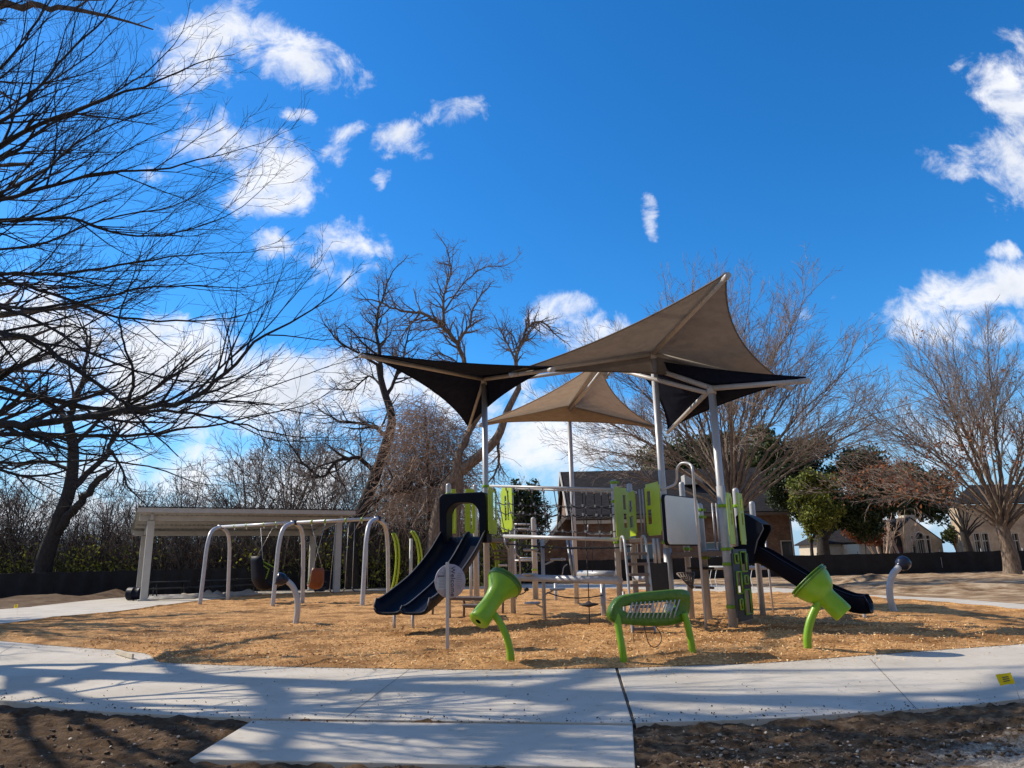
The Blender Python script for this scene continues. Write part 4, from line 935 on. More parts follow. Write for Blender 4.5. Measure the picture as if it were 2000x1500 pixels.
MB().box(((hx(1692)+gx0)/2, Yh+5, 1.1), (gx0-hx(1692), 6.5, 2.6)).build('side_wall', 'stone', th_)
# --- right hand house
Yr = 74
def rx(px_): return P(px_,1060,Yr).x
rh = thing('tall_house', (rx(1880), Yr, 0), 'tall tan house at the far right with paired white framed windows', 'house')
zt = P(1940,985,Yr).z; x0_, x1_ = rx(1884), rx(2110)
ops = []
for c1, c2, z0, z1 in ((1903,1914,.8,P(1908,1042,Yr).z),(1919,1931,.8,P(1925,1042,Yr).z),(1978,1990,.8,P(1985,1042,Yr).z),(1905,1916,P(1910,1020,Yr).z,P(1910,1003,Yr).z)):
    ops.append((rx(c1), rx(c2), z0, (lambda zz: (lambda x: zz))(z1)))
wallcols(x0_, x1_, lambda x: zt, ops[:3], Yr, .35, 120).build('wall', 'tanbrick', rh, fix=False)
MB().box(((x0_+x1_)/2+.5, Yr+1.9, zt/2-.1), (x1_-x0_-1.02, 3, zt)).build('house_body', 'tanbrick', rh)
for o_ in ops[:3]:
    fo = MB(); winframe(fo, o_[0], o_[1], o_[2], o_[3](0), Yr-.04, .07); fo.box(((o_[0]+o_[1])/2, Yr+.05, o_[2]+(o_[3](0)-o_[2])*.68), (o_[1]-o_[0], .05, .09)); fo.box(((o_[0]+o_[1])/2, Yr+.05, (o_[2]+o_[3](0))/2), (.04,.05,o_[3](0)-o_[2]))
    f_ = fo.build('window', 'trim', rh); MB().box(((o_[0]+o_[1])/2, Yr+.25, (o_[2]+o_[3](0))/2), (o_[1]-o_[0]+.1, .05, o_[3](0)-o_[2]+.1)).build('pane', 'glass', f_)
m = MB(); m.poly([(x0_-.5,Yr-.5,zt),(x1_+.5,Yr-.5,zt),(x1_-3,Yr+4,zt+2.2),(x0_+4,Yr+4,zt+2.2)], (0,0,.16)); m.poly([(x0_+1.5,Yr+4,zt),(x0_-.5,Yr-.5,zt),(x0_+4,Yr+4,zt+2.2)], (0,0,.16)); m.build('roof', 'roof', rh)
# cedar fence
cf = thing('cedar_fence', (rx(1842), Yr+1, 0), 'orange cedar board fence closing the gap between the two tan houses', 'fence')
xa_, xb_ = hx(1842), rx(1889); nb = 34; zt = P(1865,1053,Yr+2).z
m = MB()
for k in range(nb):
    xk = lerp(xa_, xb_, (k+.5)/nb); m.box((xk, Yr+2, zt/2-.05+rnd.uniform(-.02,.02)), ((xb_-xa_)/nb*.94, .03, zt))
m.build('boards', 'cedar', cf); MB().box(((xa_+xb_)/2, Yr+2.05, zt*.75), (xb_-xa_, .05, .09)).build('rail', 'cedar', cf)

# --- shade pavilion, single slope roof
A_ = Vector((P(281,1166,33).x, 33.0, 0)); B_ = Vector((P(655,1150,37).x, 37.2, 0))
pv = thing('picnic_pavilion', A_, 'white steel picnic pavilion with a ribbed single slope roof behind the swing set', 'pavilion')
def zpx(b, px_, py_):
    return zat(b, py_)
zA, zB = zat(A_, 1018), zat(B_, 1019); zm = (zA+zB)/2
dirx = (B_-A_).normalized(); diry = Vector((-dirx.y, dirx.x, 0)); Lx = (B_-A_).length; Dy = 5.2; drop = .46
def pvp(u, v, z): return A_ + dirx*u + diry*v + Vector((0,0,z))
for u in (0, Lx):
    for v in (0, Dy):
        zt = zm - drop*v/Dy; c = pvp(u, v, 0); yaw = math.atan2(dirx.y, dirx.x)
        m = MB(); m.box(c+Vector((0,0,zt/2)), (.30,.30,zt), yaw); p_ = m.build('post', 'white', pv, .015)
        MB().box(c+Vector((0,0,.03)), (.5,.5,.06), yaw).build('base_plate', 'white', p_, .01)
ovx = .5
for v, nm in ((0,'eave_beam'), (Dy,'eave_beam')):
    zt = zm - drop*v/Dy; m = MB(); m.bar(pvp(-ovx, v, zt+.12), pvp(Lx+ovx, v, zt+.12), .16, .24); m.build(nm, 'white', pv, .01)
for u in (0, Lx): MB().bar(pvp(u,-.5,zm+drop*.5/Dy+.12), pvp(u,Dy+.5,zm-drop*(Dy+.5)/Dy+.12), .12, .22).build('rafter', 'white', pv)
for k in range(5):
    v = -.4+(Dy+.8)*k/4; m = MB().bar(pvp(-ovx,v,zm-drop*v/Dy+.30), pvp(Lx+ovx,v,zm-drop*v/Dy+.30), .08, .13); m.build('purlin', 'white', pv)
# ribbed sheet: ribs run down the slope
nr = 46; vs = []; fs = []; U_ = []
for k in range(nr+1):
    u = -ovx-.1 + (Lx+2*ovx+.2)*k/nr; w2 = .045
    U_ += [(u-w2, .05), (u-w2+.02, .11), (u+w2-.02, .11), (u+w2, .05)]
for (u, h) in U_:
    for v in (-.75, Dy+.75): vs.append(pvp(u, v, zm-drop*v/Dy+.33+h))
fs = [(2*i, 2*i+2, 2*i+3, 2*i+1) for i in range(len(U_)-1)]
m = MB().add(vs, fs); ro = m.build('roof', 'whiteu', pv, fix=False); md = ro.modifiers.new('th', 'SOLIDIFY'); md.thickness = .012
for v in (-.77, Dy+.77): MB().bar(pvp(-ovx-.12,v,zm-drop*v/Dy+.36), pvp(Lx+ovx+.12,v,zm-drop*v/Dy+.36), .03, .20).build('gutter', 'white', pv)
m = MB().bar(pvp(-ovx-.12,-.79,zm+drop*.79/Dy+.49), pvp(Lx+ovx+.12,-.79,zm+drop*.79/Dy+.49), .05, .05).build('ridge_trim', 'black', pv)
MB().box(pvp(.22,-.02,zat(A_,1066)), (.14,.1,.22)).build('outlet_box', 'black', pv, .01)

# picnic tables under it
def ptable():
    t = thing('picnic_table', (0,0,0), 'x', 'picnic table', 'picnic tables under the pavilion')
    MB().box((0,0,.74), (1.8,.75,.05)).build('tabletop', 'black', t, .01)
    for s in (-1,1): MB().box((0,s*.72,.44), (1.8,.28,.045)).build('bench_seat', 'black', t, .01)
    for s in (-1,1):
        m = MB(); x = s*.62
        m.tube([(x,-.62,0),(x,-.25,.72)], .028, 7); m.tube([(x,.62,0),(x,.25,.72)], .028, 7); m.tube([(x,-.78,.41),(x,.78,.41)], .025, 7)
        m.build('leg_frame', 'black', t)
    return t
def copy_tree(o, parent=None):
    c = o.copy(); COL.objects.link(c); c.parent = parent
    for ch in [k for k in bpy.data.objects if k.parent == o]: copy_tree(ch, c)
    return c
pt0 = ptable()
spots = [(330,1154,36.5,.3,'black picnic table left most under the pavilion, behind white plastic sheets'), (425,1150,37.5,-.2,'black picnic table seen through the nearest swing frame'), (475,1147,39.5,.5,'black picnic table just left of the hanging bucket seat')]
tabs = [pt0] + [copy_tree(pt0) for _ in spots[1:]]
for o, (px_, py_, Yc, rz_, lb) in zip(tabs, spots):
    o.location = (P(px_,py_,Yc).x, Yc, 0); o.rotation_euler.z = rz_; o['label'] = lb
# crumpled plastic sheets and bundles lying by the pavilion
def sheet(p0, lx, ly, h, seed, name, m, label, cat):
    n = 26; vs = []; 
    for j in range(n):
        for i in range(n):
            u, v = i/(n-1)-.5, j/(n-1)-.5; e = 1-min(1, (abs(u)*2)**4+(abs(v)*2)**4)
            ww_ = 1+.25*noise.noise(Vector((u*3, v*3, seed)))
            vs.append(Vector(p0)+Vector((u*lx*ww_, v*ly*ww_, .02+e*h*(.35+.7*abs(noise.noise(Vector((u*3, v*2, seed+2))))+.12*noise.noise(Vector((u*9, v*6, seed)))))))
    fs = [(j*n+i, j*n+i+1, (j+1)*n+i+1, (j+1)*n+i) for j in range(n-1) for i in range(n-1)]
    o = MB().add(vs, fs, True).build(name, m, None, fix=False); md = o.modifiers.new('t', 'SOLIDIFY'); md.thickness = .01
    return tag(o, label, cat)
sheet((P(335,1156,34.5).x,34.5,0), 2.6,1.2,.30, 1.5, 'plastic_sheet', 'tarp', 'crumpled white plastic sheeting heaped right of the left pavilion post', 'sheeting')
sheet((P(385,1156,35.3).x,35.3,0), 2.2,1.0,.28, 4.5, 'plastic_sheet', 'stone', 'tan tarpaulin heap beyond the white sheeting under the pavilion', 'tarpaulin')
sheet((P(420,1152,36.2).x,35.9,0), 1.2,.9,.4, 7.5, 'plastic_sheet', 'tarp', 'small white plastic bundle seen between the first two swing legs', 'sheeting')
sheet((P(470,1152,36.2).x,36.4,0), 2.0,.8,.34, 9.5, 'plastic_sheet', 'tarp', 'white wrapped bundle behind the second swing leg', 'sheeting')
MB_ = MB()
dk = thing('storage_drum', (P(268,1156,33.6).x,33.6,0), 'dark blue barrel lying at the foot of the left pavilion post', 'drum')
c_ = Vector((P(268,1156,33.6).x,33.6,.3)); MB().lathe(c_-Vector((.4,0,0)), (1,0,0), [(0,0),(0,.27),(.03,.29),(.25,.28),(.27,.30),(.3,.28),(.55,.28),(.57,.30),(.6,.28),(.8,.29),(.83,.27),(.83,0)], 18).build('barrel_body', 'navy', dk)
MB().tube([c_-Vector((.42,0,.1)), c_-Vector((.47,0,.1))], .04, 8).build('bung', 'white', dk)
MB().tube([(A_.x-1.2,33.2,.05),(A_.x-.7,33.0,.12),(A_.x-.3,33.3,.05)], .05, 6)
# pale board leaning low and a cooler under the pavilion right end
def cart(px_, Yc, name, m, lab, cat, s):
    x = P(px_,1140,Yc).x; t = thing(name, (x,Yc,0), lab, cat); MB().box((x,Yc,s[2]/2+.05), s).build('body', m, t, .05); MB().box((x,Yc,s[2]+.08), (s[0]+.06,s[1]+.06,.07)).build('lid', 'black', t, .02)
    MB().tube([(x-s[0]/2,Yc+s[1]/2,.08),(x-s[0]/2-.02,Yc+s[1]/2,.08)], .08, 10).build('wheel', 'black', t)
cart(625,38.5,'cooler','cap','small blue cooler near the right pavilion post','cooler',(.5,.45,.45))
cart(645,41.5,'waste_bin','navy','dark wheeled bin standing by the fence behind the right pavilion post','bin',(.6,.6,1.0))
# parked cars glimpsed through the undergrowth
def car(px_, Yc, m, lab):
    x = P(px_,1110,Yc).x; t = thing('parked_car', (x,Yc,0), lab, 'car', 'cars parked beyond the undergrowth')
    prof = [(-2.2,.35),(-2.2,.8),(-1.5,.95),(-.9,1.42),(.7,1.45),(1.35,1.0),(2.15,.88),(2.25,.4)]
    MB().poly([(x+a,Yc,b) for a, b in prof], (0,1.7,0)).build('body', m, t, .08)
    MB().poly([(x+a,Yc-.01,b) for a, b in [(-1.25,.98),(-.85,1.35),(.65,1.37),(1.1,1.0)]], (0,.02,0)).build('side_window', 'glass', t)
    for s in (-1.35,1.4):
        wl_ = MB().lathe((x+s,Yc-.03,.34),(0,1,0),[(0,0),(0,.30),(.03,.34),(.2,.34),(.22,.3),(.22,0)],18).build('wheel','black',t); MB().lathe((x+s,Yc-.05,.34),(0,1,0),[(0,0),(0,.18),(.03,.2)],12).build('rim','steel',wl_)
car(235,64,'tarp','white parked car glimpsed through the undergrowth left of the pavilion post')
car(315,66,'panelgrey','silver parked car glimpsed through the undergrowth right of the pavilion post')
car(128,65,'white','pale parked car half hidden behind the leaning tree')
# ================================================================ SHADE SAILS
def vpost(px_, py_, top, Y=None):
    b = G(px_, py_) if Y is None else Vector((P(px_, py_, Y).x, Y, 0)); return b, zat(b, top)
sA, zAs = vpost(952,1212,748); sB, zBs = vpost(1127,1183,803); sC, zCs = vpost(1314,1225,700); sD, zDs = vpost(1433,1232,768)
print('posts', sA, zAs, sB, zBs, sC, zCs, sD, zDs)
sh = thing('shade_canopy', (sC.x, sC.y, 0), 'four post canopy of tan and charcoal fabric shade sails over the play structure', 'shade sails')
posts = dict(A=(sA,zAs), B=(sB,zBs), C=(sC,zCs), D=(sD,zDs))
for k, (b, z) in posts.items():
    p_ = MB().tube([b-Vector((0,0,.1)), b+Vector((0,0,z))], .072, 16).build('post', 'steel', sh)
    if k in 'CD': MB().tube([b+Vector((0,0,0)), b+Vector((0,0,2.62 if k == 'D' else 1.5))], .083, 16).build('post_sleeve', 'steel', p_)
    MB().tube([b+Vector((0,0,z-.02)), b+Vector((0,0,z+.14))], .085, 14).build('hub', 'shade_steel', p_)
J = P(1182, 716, 15.6)
def tipat(px_, py_, Y): return P(px_, py_, Y)
sails = dict(
 A=dict(tips=[tipat(707,695,14.3), tipat(915,838,19.6), tipat(1078,722,13.6)], m='dark', lab='charcoal sail reaching out to the left'),
 C=dict(tips=[tipat(1420,540,10.9), tipat(1000,732,14.4), tipat(1542,757,14.9)], m='brown', lab='largest brown sail pointing up'),
 B=dict(tips=[tipat(1172,709,16.9), tipat(938,831,20.6), tipat(1283,838,20.4)], m='tan', lab='tan sail at the back'),
 D=dict(tips=[tipat(1574,744,11.9), tipat(1213,698,15.9), tipat(1305,843,17.0)], m='dark', lab='charcoal sail on the right'))
for k, s_ in sails.items():
    b, z = posts[k]; H = b+Vector((0,0,z+.10))
    HS = b+Vector((0,0,z+.20))
    for T in s_['tips']:
        MB().tube([H, H.lerp(T, 1.0)], [.055, .042], 12).build('arm', 'shade_steel', sh)
        d = (T-H).normalized(); MB().tube([T-d*.12, T+d*.06], .05, 12).build('arm_cap', 'shade_steel', sh)
    m = MB(); nu, nv = 14, 22; up = Vector((0,0,.06))
    for i in range(3):
        T0, T1 = s_['tips'][i]+up, s_['tips'][(i+1) % 3]+up
        C_ = (T0+T1)/2; C_ = C_.lerp(HS, .36)*1.0
        vs = []
        for a in range(nu+1):
            for c in range(nv+1):
                v = c/nv; u = a/nu; E = T0*(1-v)**2 + C_*2*v*(1-v) + T1*v*v
                p = HS.lerp(E, u); mid = math.sin(math.pi*v)*math.sin(math.pi*min(1,u))
                p = p + Vector((0,0,-.09*mid + .015*noise.noise(Vector((u*5+i, v*9, ord(k))))*mid + .008*math.sin(v*40+u*5)*mid))
                vs.append(p)
        fs = [(a*(nv+1)+c, a*(nv+1)+c+1, (a+1)*(nv+1)+c+1, (a+1)*(nv+1)+c) for a in range(1, nu) for c in range(nv)] + [(0, (nv+1)+c, (nv+1)+c+1) for c in range(nv)]
        m.add(vs, fs, True)
    # hem along the edges
    o = m.build('sail', s_['m'], sh); o['label'] = s_['lab']
    hm = MB()
    for i in range(3):
        T0, T1 = s_['tips'][i]+up, s_['tips'][(i+1) % 3]+up; C_ = ((T0+T1)/2).lerp(HS, .36)
        hm.tube([T0*(1-v)**2 + C_*2*v*(1-v) + T1*v*v for v in np.linspace(0,1,24)], .016, 6)
    hm.build('hem', s_['m'], o)
for k, (b, z) in posts.items():
    H = b+Vector((0,0,z-.02)); MB().tube([H, J], .045, 12).build('tie_beam', 'shade_steel', sh)
MB().tube([J-Vector((0,0,.28)), J+Vector((0,0,.30))], .06, 12).build('centre_hub', 'white', sh)
for dx in (-1, 1): MB().tube([J+Vector((0,0,-.25)), J+Vector((dx*.32,-.35,.06))], .03, 8).build('brace', 'white', sh)

# ================================================================ PLAY STRUCTURE
ps_ = thing('play_structure', (1.0, 14.5, 0), 'large play structure with silver posts, lime panels, navy slides and rope bridge', 'play structure')
def post(px_, py_, top, r=.0635, Y=None, cap=True, clamps=(), m='steel'):
    b, z = vpost(px_, py_, top, Y)
    p_ = MB().tube([b-Vector((0,0,.1)), b+Vector((0,0,z-.06)), b+Vector((0,0,z-.02)), b+Vector((0,0,z))], [r, r, r*.85, r*.35], 16).build('post', m, ps_)
    for c in clamps: clamp(b, c, p_, r)
    return b, z, p_
def clamp(b, z, par, r=.0635):
    m = MB().tube([b+Vector((0,0,z-.03)), b+Vector((0,0,z+.03))], r+.014, 16)
    m.box(b+Vector((0,-(r+.03),z)), (.05,.05,.045)); m.box(b+Vector((r+.03,0,z)), (.05,.045,.045)); m.build('clamp', 'green', par, .004)
l2, zl2, o_l2 = post(1003,1204,950, clamps=(1.85,2.4,3.0))
l3, zl3, o_l3 = post(876,1200,944, Y=18.2, clamps=(1.9,3.0))
l4, zl4, o_l4 = post(930,1200,946, Y=19.6, clamps=(1.9,))
p2, zp2, o_p2 = post(1214,1222,937, clamps=(1.66,2.5,2.9))
p2b, zp2b, o_p2b = post(1245,1206,944, Y=16.2, clamps=(1.75,2.3,2.75))
p5, zp5, o_p5 = post(1352,1210,941, clamps=(1.5,))
p6, zp6, o_p6 = post(1385,1205,983, Y=15.6, clamps=(1.3,2.15,2.3))
p7, zp7, o_p7 = post(1462,1223,953, clamps=(1.0,2.3))
p8, zp8, o_p8 = post(1491,1207,979, clamps=(1.4,))
for c in (.42, 1.18, 1.45, 2.25): clamp(sD, c, ps_, .083)
for c in (1.62, 2.45): clamp(sC, c, ps_, .083)
for c in (1.9, 2.55, 3.1): clamp(sA, c, ps_, .072)
# decks
def deck(corners, z, th=.09, inset=1.0):
    c = sum((Vector((p.x,p.y,0)) for p in corners), Vector())/len(corners)
    pts = [Vector((p.x,p.y,z)) + (Vector((p.x,p.y,z))-Vector((c.x,c.y,z)))*(inset-1) for p in corners]
    return MB().poly(pts, (0,0,-th)).build('deck', 'brown_steel', ps_, .01)
zL, zR1, zR2 = 1.88, 1.72, 1.42
deck([sA, l2, l4, l3], zL); deck([p2, sC, p5, p2b], zR1); deck([sC, sD, p7, p8, p6, p5], zR2)
# lime panels with slots
def panel(a, b, z0, z1, slots, t=.02, m='lime', name='panel', inset=.03, taper=None):
    a = Vector((a.x,a.y,z0)); b = Vector((b.x,b.y,z0)); ux = b-a; uy = Vector((0,0,z1-z0))
    us = sorted({0.,.08,.92,1.}|{s[0] for s in slots}|{s[1] for s in slots}); vs = sorted({0.,.06,.94,1.}|{s[2] for s in slots}|{s[3] for s in slots})
    def solid(i, j):
        u = (us[i]+us[i+1])/2; v = (vs[j]+vs[j+1])/2
        if (u < .08 or u > .92) and (v < .06 or v > .94): return False
        return not any(s[0] < u < s[1] and s[2] < v < s[3] for s in slots)
    return MB().plate(a, ux, uy, us, vs, solid, t).build(name, m, ps_, .006)
def unit(a, b): return (Vector((b.x-a.x, b.y-a.y, 0))).normalized()
def between(a, b, s, t): # part of the way from a to b
    return Vector((a.x+(b.x-a.x)*s, a.y+(b.y-a.y)*s, 0)), Vector((a.x+(b.x-a.x)*t, a.y+(b.y-a.y)*t, 0))
def PZ(px_, base):      # ground point at column px_ on the same depth as base
    return Vector((P(px_, 1100, base.y).x, base.y, 0))
# panel right of p2 (facing front)
pa = Vector((P(1202,1000,14.1).x,14.12,0)); pb = Vector((P(1229,1000,14.5).x,14.6,0))
panel(pa, pb, zat(pa,1054), zat(pa,950), [(.60,.84,.23,.50),(.60,.84,.58,.86)])
# return panel seen edge on beside p2b
panel(Vector((p2b.x-.12,p2b.y-.15,0)), Vector((p2b.x-.06,p2b.y-1.0,0)), 1.78, 2.72, [(.3,.7,.2,.45),(.3,.7,.55,.8)])
pa = Vector((P(1263,1000,13.9).x,13.95,0)); pb = Vector((P(1290,1000,13.4).x,13.35,0))
panel(pa, pb, zat(pa,1047), zat(pa,947), [(.12,.38,.22,.50),(.12,.38,.58,.86)])
# barrier of thin silver bars in the gap behind
for k, px_ in enumerate((1251,1257,1263)):
    b = Vector((P(px_,1000,15.4).x,15.4,0)); MB().tube([b+Vector((0,0,zR1)), b+Vector((0,0,2.75))], .016, 7).build('barrier_bar', 'steel', ps_)
# left platform panels
for (pxa, pxb, Ya, Yb_, y0, y1, sl_) in ((954,970,16.3,16.9,1042,950,[(.55,.85,.3,.9)]), (979,1001,18.2,17.4,1040,954,[(.35,.5,.25,.8),(.6,.72,.25,.9)]),):
    pa = Vector((P(pxa,1000,Ya).x,Ya,0)); pb = Vector((P(pxb,1000,Yb_).x,Yb_,0)); panel(pa, pb, zat(pa,y0), zat(pa,y1), sl_)
# pale panels seen through the slide hood
for (pxa, pxb) in ((881,891),(908,928)):
    pa = Vector((P(pxa,1000,19.2).x,19.2,0)); pb = Vector((P(pxb,1000,19.3).x,19.3,0)); panel(pa, pb, zat(pa,1042), zat(pa,955), [(.55,.7,.1,.9)])
pa = between(sA, l3, .88, .99); 
# whiteboard panel
wa, wb = Vector((P(1299,1000,13.3).x,13.3,0)), Vector((P(1361,1000,14.4).x,14.35,0))
z0, z1 = zat(wa,1063), zat(wa,967)
ux = wb-wa; n_ = Vector((ux.y,-ux.x,0)).normalized()
def rrect(o, ux, uy, r, n_seg=5):
    w_, h_ = ux.length, uy.length; a, b = ux/w_, uy/h_; out = []
    for (cx, cy, s0) in ((w_-r, r, -90), (w_-r, h_-r, 0), (r, h_-r, 90), (r, r, 180)):
        for k in range(n_seg+1):
            t = R(s0+90*k/n_seg); out.append(o + a*(cx+r*math.cos(t)) + b*(cy+r*math.sin(t)))
    return out
o0 = Vector((wa.x,wa.y,z0)); uy = Vector((0,0,z1-z0))
bf = MB().poly(rrect(o0-ux*.02-uy*.025, ux*1.05, uy*1.05, .09), -n_*.05).build('board_frame', 'navy', ps_, .006)
MB().poly(rrect(o0+n_*.004, ux, uy, .08), n_*.018).build('board_face', 'panelgrey', bf, .004)
# panel and bars behind on second deck
for px_ in (1392,1400): 
    b = Vector((P(px_,1000,15.8).x,15.8,0)); MB().tube([b+Vector((0,0,zR2)), b+Vector((0,0,2.45))], .018, 7).build('barrier_bar', 'steel', ps_)
MB().tube([Vector((p6.x,p6.y,zR2+.04)), Vector((p8.x,p8.y,zR2+.04))], .025, 8).build('deck_rail', 'steel', ps_)
MB().tube([Vector((P(1385,1109,17).x,17,zat(Vector((P(1385,1109,17).x,17,0)),1109))), Vector((P(1497,1110,17).x,17,zat(Vector((P(1497,1110,17).x,17,0)),1109)))], .045, 10).build('low_rail', 'steel', ps_)
# narrow tall lime panels beside the front right post
for (pxa, pxb, Ya, Yb_) in ((1421,1434,12.75,13.0),(1442,1455,13.2,13.5)):
    pa = Vector((P(pxa,1000,Ya).x,Ya,0)); pb = Vector((P(pxb,1000,Yb_).x,Yb_+.1,0)); panel(pa, pb, zR2+.1, zat(pa,961), [(.5,.82,.38,.60),(.5,.82,.66,.9)])
# dark climbing wall below with lime framed holes
ca, cb_ = Vector((P(1434,1150,12.9).x,12.9,0)), Vector((P(1466,1150,13.6).x,13.6,0))
cz0, cz1 = .22, zR2+.02
holes = [(.12,.34,.80,.93),(.48,.82,.68,.96),(.12,.42,.38,.68),(.58,.82,.50,.62),(.50,.88,.08,.42),(.18,.36,.16,.30)]
cw = panel(ca, cb_, cz0, cz1, holes, .03, 'black', 'climbing_wall')
ux = cb_-ca; n_ = Vector((ux.y,-ux.x,0)).normalized()
for h in holes:
    m = MB(); 
    def q(u, v, e=0): return Vector((ca.x,ca.y,cz0)) + ux*u + Vector((0,0,(cz1-cz0)*v)) + n_*(.012+.012)
    for a, b in (((h[0],h[2]),(h[1],h[2])),((h[1],h[2]),(h[1],h[3])),((h[1],h[3]),(h[0],h[3])),((h[0],h[3]),(h[0],h[2]))): m.tube([q(*a), q(*b)], .014, 6)
    m.build('hole_frame', 'green', cw)
# black crawl panel and pair of pipes in the middle
cp = Vector((P(1283,1120,13.7).x,13.75,0)); MB().box((cp.x,cp.y,(zat(cp,1158)+zat(cp,1098))/2), (.36,.34,zat(cp,1098)-zat(cp,1158)), .1).build('crawl_box', 'black', ps_, .03)
for px_ in (1278,1286): 
    b = Vector((P(px_,1070,13.6).x,13.6,0)); MB().tube([b+Vector((0,0,zat(b,1100))), b+Vector((0,0,zR1-.05))], .033, 12).build('talk_pipe', 'steel', ps_)
# ladder up to the deck
def ladder(pxs, Yt, Yb_, ytop, ybot, nr, wid=.016):
    tops = [Vector((P(p,1050,Yt).x,Yt,0)) for p in pxs]; zt = zat(tops[0], ytop); d = []
    for t in tops:
        bot = Vector((t.x+(P(pxs[0],1100,Yb_).x-P(pxs[0],1100,Yt).x)*0+.0, Yb_, 0))
        pts = [t+Vector((0,.55,zt-.28)), t+Vector((0,.5,zt-.05)), t+Vector((0,.36,zt)), t+Vector((0,.16,zt-.03)), t+Vector((0,.02,zt-.2)), t.lerp(bot,.5)+Vector((0,0,zt*.45)), bot+Vector((0,0,-.1))]
        d.append(smooth_path(pts, 5)); MB().tube(d[-1], .024, 10).build('ladder_rail', 'steel', ps_)
    for k in range(nr):
        f = (k+.6)/nr; z = f*(zt-.25); y = Yb_+(Yt-Yb_)*min(1, z/(zt-.2)); 
        xa_, xb_ = tops[0].x+.02, tops[1].x-.02
        MB().box(((xa_+xb_)/2, y, z), (xb_-xa_, .13, .05)).build('rung', 'brown_steel', ps_, .008)
ladder((1220,1262), 13.6, 13.3, 1047, 1240, 8)
# fire pole arching over
fpts = [P(1290,957,13.4), P(1305,952,13.4), P(1318,946,13.3), P(1322,935,13.2), P(1322,918,13.1), P(1328,907,13.0), P(1338,904,12.9), P(1349,908,12.8), P(1353,920,12.7), P(1356,960,12.6)]
fb = G(1380,1236); fb = Vector((fb.x, fb.y, 0))
MB().tube(smooth_path(fpts[:-1]+[lerp(P(1353,920,12.7), fb, .1), lerp(P(1353,920,12.7), fb, .5), fb], 5), .024, 10).build('sliding_pole', 'steel', ps_)
# --- rope bridge
fr0, fr1 = P(957,949,15.8), P(1196,956,14.3); bk0, bk1 = P(1004,954,17.5), P(1243,962,16.0)
lf0, lf1 = P(984,1047,15.9), P(1204,1054,14.3); lb0, lb1 = P(1004,1050,17.5), P(1240,1052,16.0)
for a, b, r in ((fr0,fr1,.03),(bk0,bk1,.028),(lf0,lf1,.038),(lb0,lb1,.03)): MB().tube([a,b], r, 12).build('bridge_rail', 'steel', ps_)
MB().tube([lf1+Vector((0,0,-.07)), P(1165,1052,14.5)+Vector((0,0,-.07))], .02, 8)
for (t0, t1, b0, b1, nv) in ((fr0,fr1,lf0,lf1,9),(bk0,bk1,lb0,lb1,8)):
    m = MB(); grid = []
    for k in range(nv+1):
        f = (k+.3)/(nv+.6); T = lerp(t0,t1,f); B = lerp(b0,b1,f); T = T.copy()
        col_ = [T.lerp(B, v)+Vector((.02*math.sin(k*2+v*5),.05*math.sin(math.pi*v),0)) for v in (0,.17,.34,.52,.7,.86,1)]
        grid.append(col_); m.tube(col_, .009, 5)
    for lv_ in (2, 3, 5):
        row = [g[lv_] for g in grid]; pts = []
        for a, b in zip(row[:-1], row[1:]): pts += [a, (a+b)/2+Vector((0,0,-.035-.02*(lv_ == 3)))]
        m.tube([lerp(t0,b0,lv_/6)]+pts+[row[-1], lerp(t1,b1,lv_/6)], .011, 5)
    net = m.build('rope_net', 'rope', ps_)
    m = MB()
    for g in grid:
        m.tube([g[0]+Vector((0,0,0)), g[0]+Vector((0,0,-.09))], .018, 6)
        for lv_ in (2,3,5): m.box(g[lv_], (.035,.035,.05))
    cn_ = m.build('net_connector', 'steel', net); cn_['kind'] = 'stuff'
for k in range(12):
    f = (k+.5)/12; a = lerp(lf0,lf1,f)+Vector((0,.1,-.16-.05*math.sin(math.pi*f))); b = lerp(lb0,lb1,f)+Vector((0,-.1,-.16-.05*math.sin(math.pi*f)))
    MB().bar(a, b, .05, .03).build('bridge_slat', 'rope', ps_)
# --- big tube beams low between the platforms
t0, t1 = P(1006,1128,16.8), P(1212,1134,14.6); MB().tube([t0,t1], .075, 14).build('balance_beam', 'steel', ps_)
MB().tube([P(1130,1121,18.0), P(1203,1122,17.2)], .085, 14).build('balance_beam', 'steel', ps_)
MB().tube([P(1240,1130,15.6), P(1262,1131,15.0)], .06, 12).build('balance_beam', 'steel', ps_)
b = G(1180,1209); MB().tube([b-Vector((0,0,.1)), Vector((b.x,b.y,zat(b,1138)))], .06, 14).build('beam_leg', 'steel', ps_)
b = G(1222,1229); MB().tube([b-Vector((0,0,.1)), Vector((b.x,b.y,.7))], .03, 10).build('beam_leg', 'steel', ps_)
b = G(1086,1176); MB().tube([b-Vector((0,0,.1)), Vector((b.x,b.y,.6))], .05, 12).build('beam_leg', 'steel', ps_)
# --- pod climber
pc_ = G(1064,1216); zt = zat(pc_, 1051); MB().tube([pc_-Vector((0,0,.1)), pc_+Vector((0,0,zt))], .042, 12).build('pod_post', 'steel', ps_)
for (py_, s, l_) in ((1073,-1,.26),(1093,1,.34),(1121,-1,.30),(1151,1,.30),(1177,-1,.26)):
    z = zat(pc_, py_); c = pc_+Vector((s*l_, -.03, z)); q_ = MB().lathe(c+Vector((0,0,-.03)), (0,0,1), [(0,0),(0,.15),(.015,.175),(.035,.175),(.05,.16),(.05,0)], 20).build('step_pod', 'steel', ps_)
    MB().tube([pc_+Vector((0,0,z-.12)), pc_+Vector((s*l_*.7,0,z-.03))], .018, 7).build('pod_bracket', 'steel', q_)
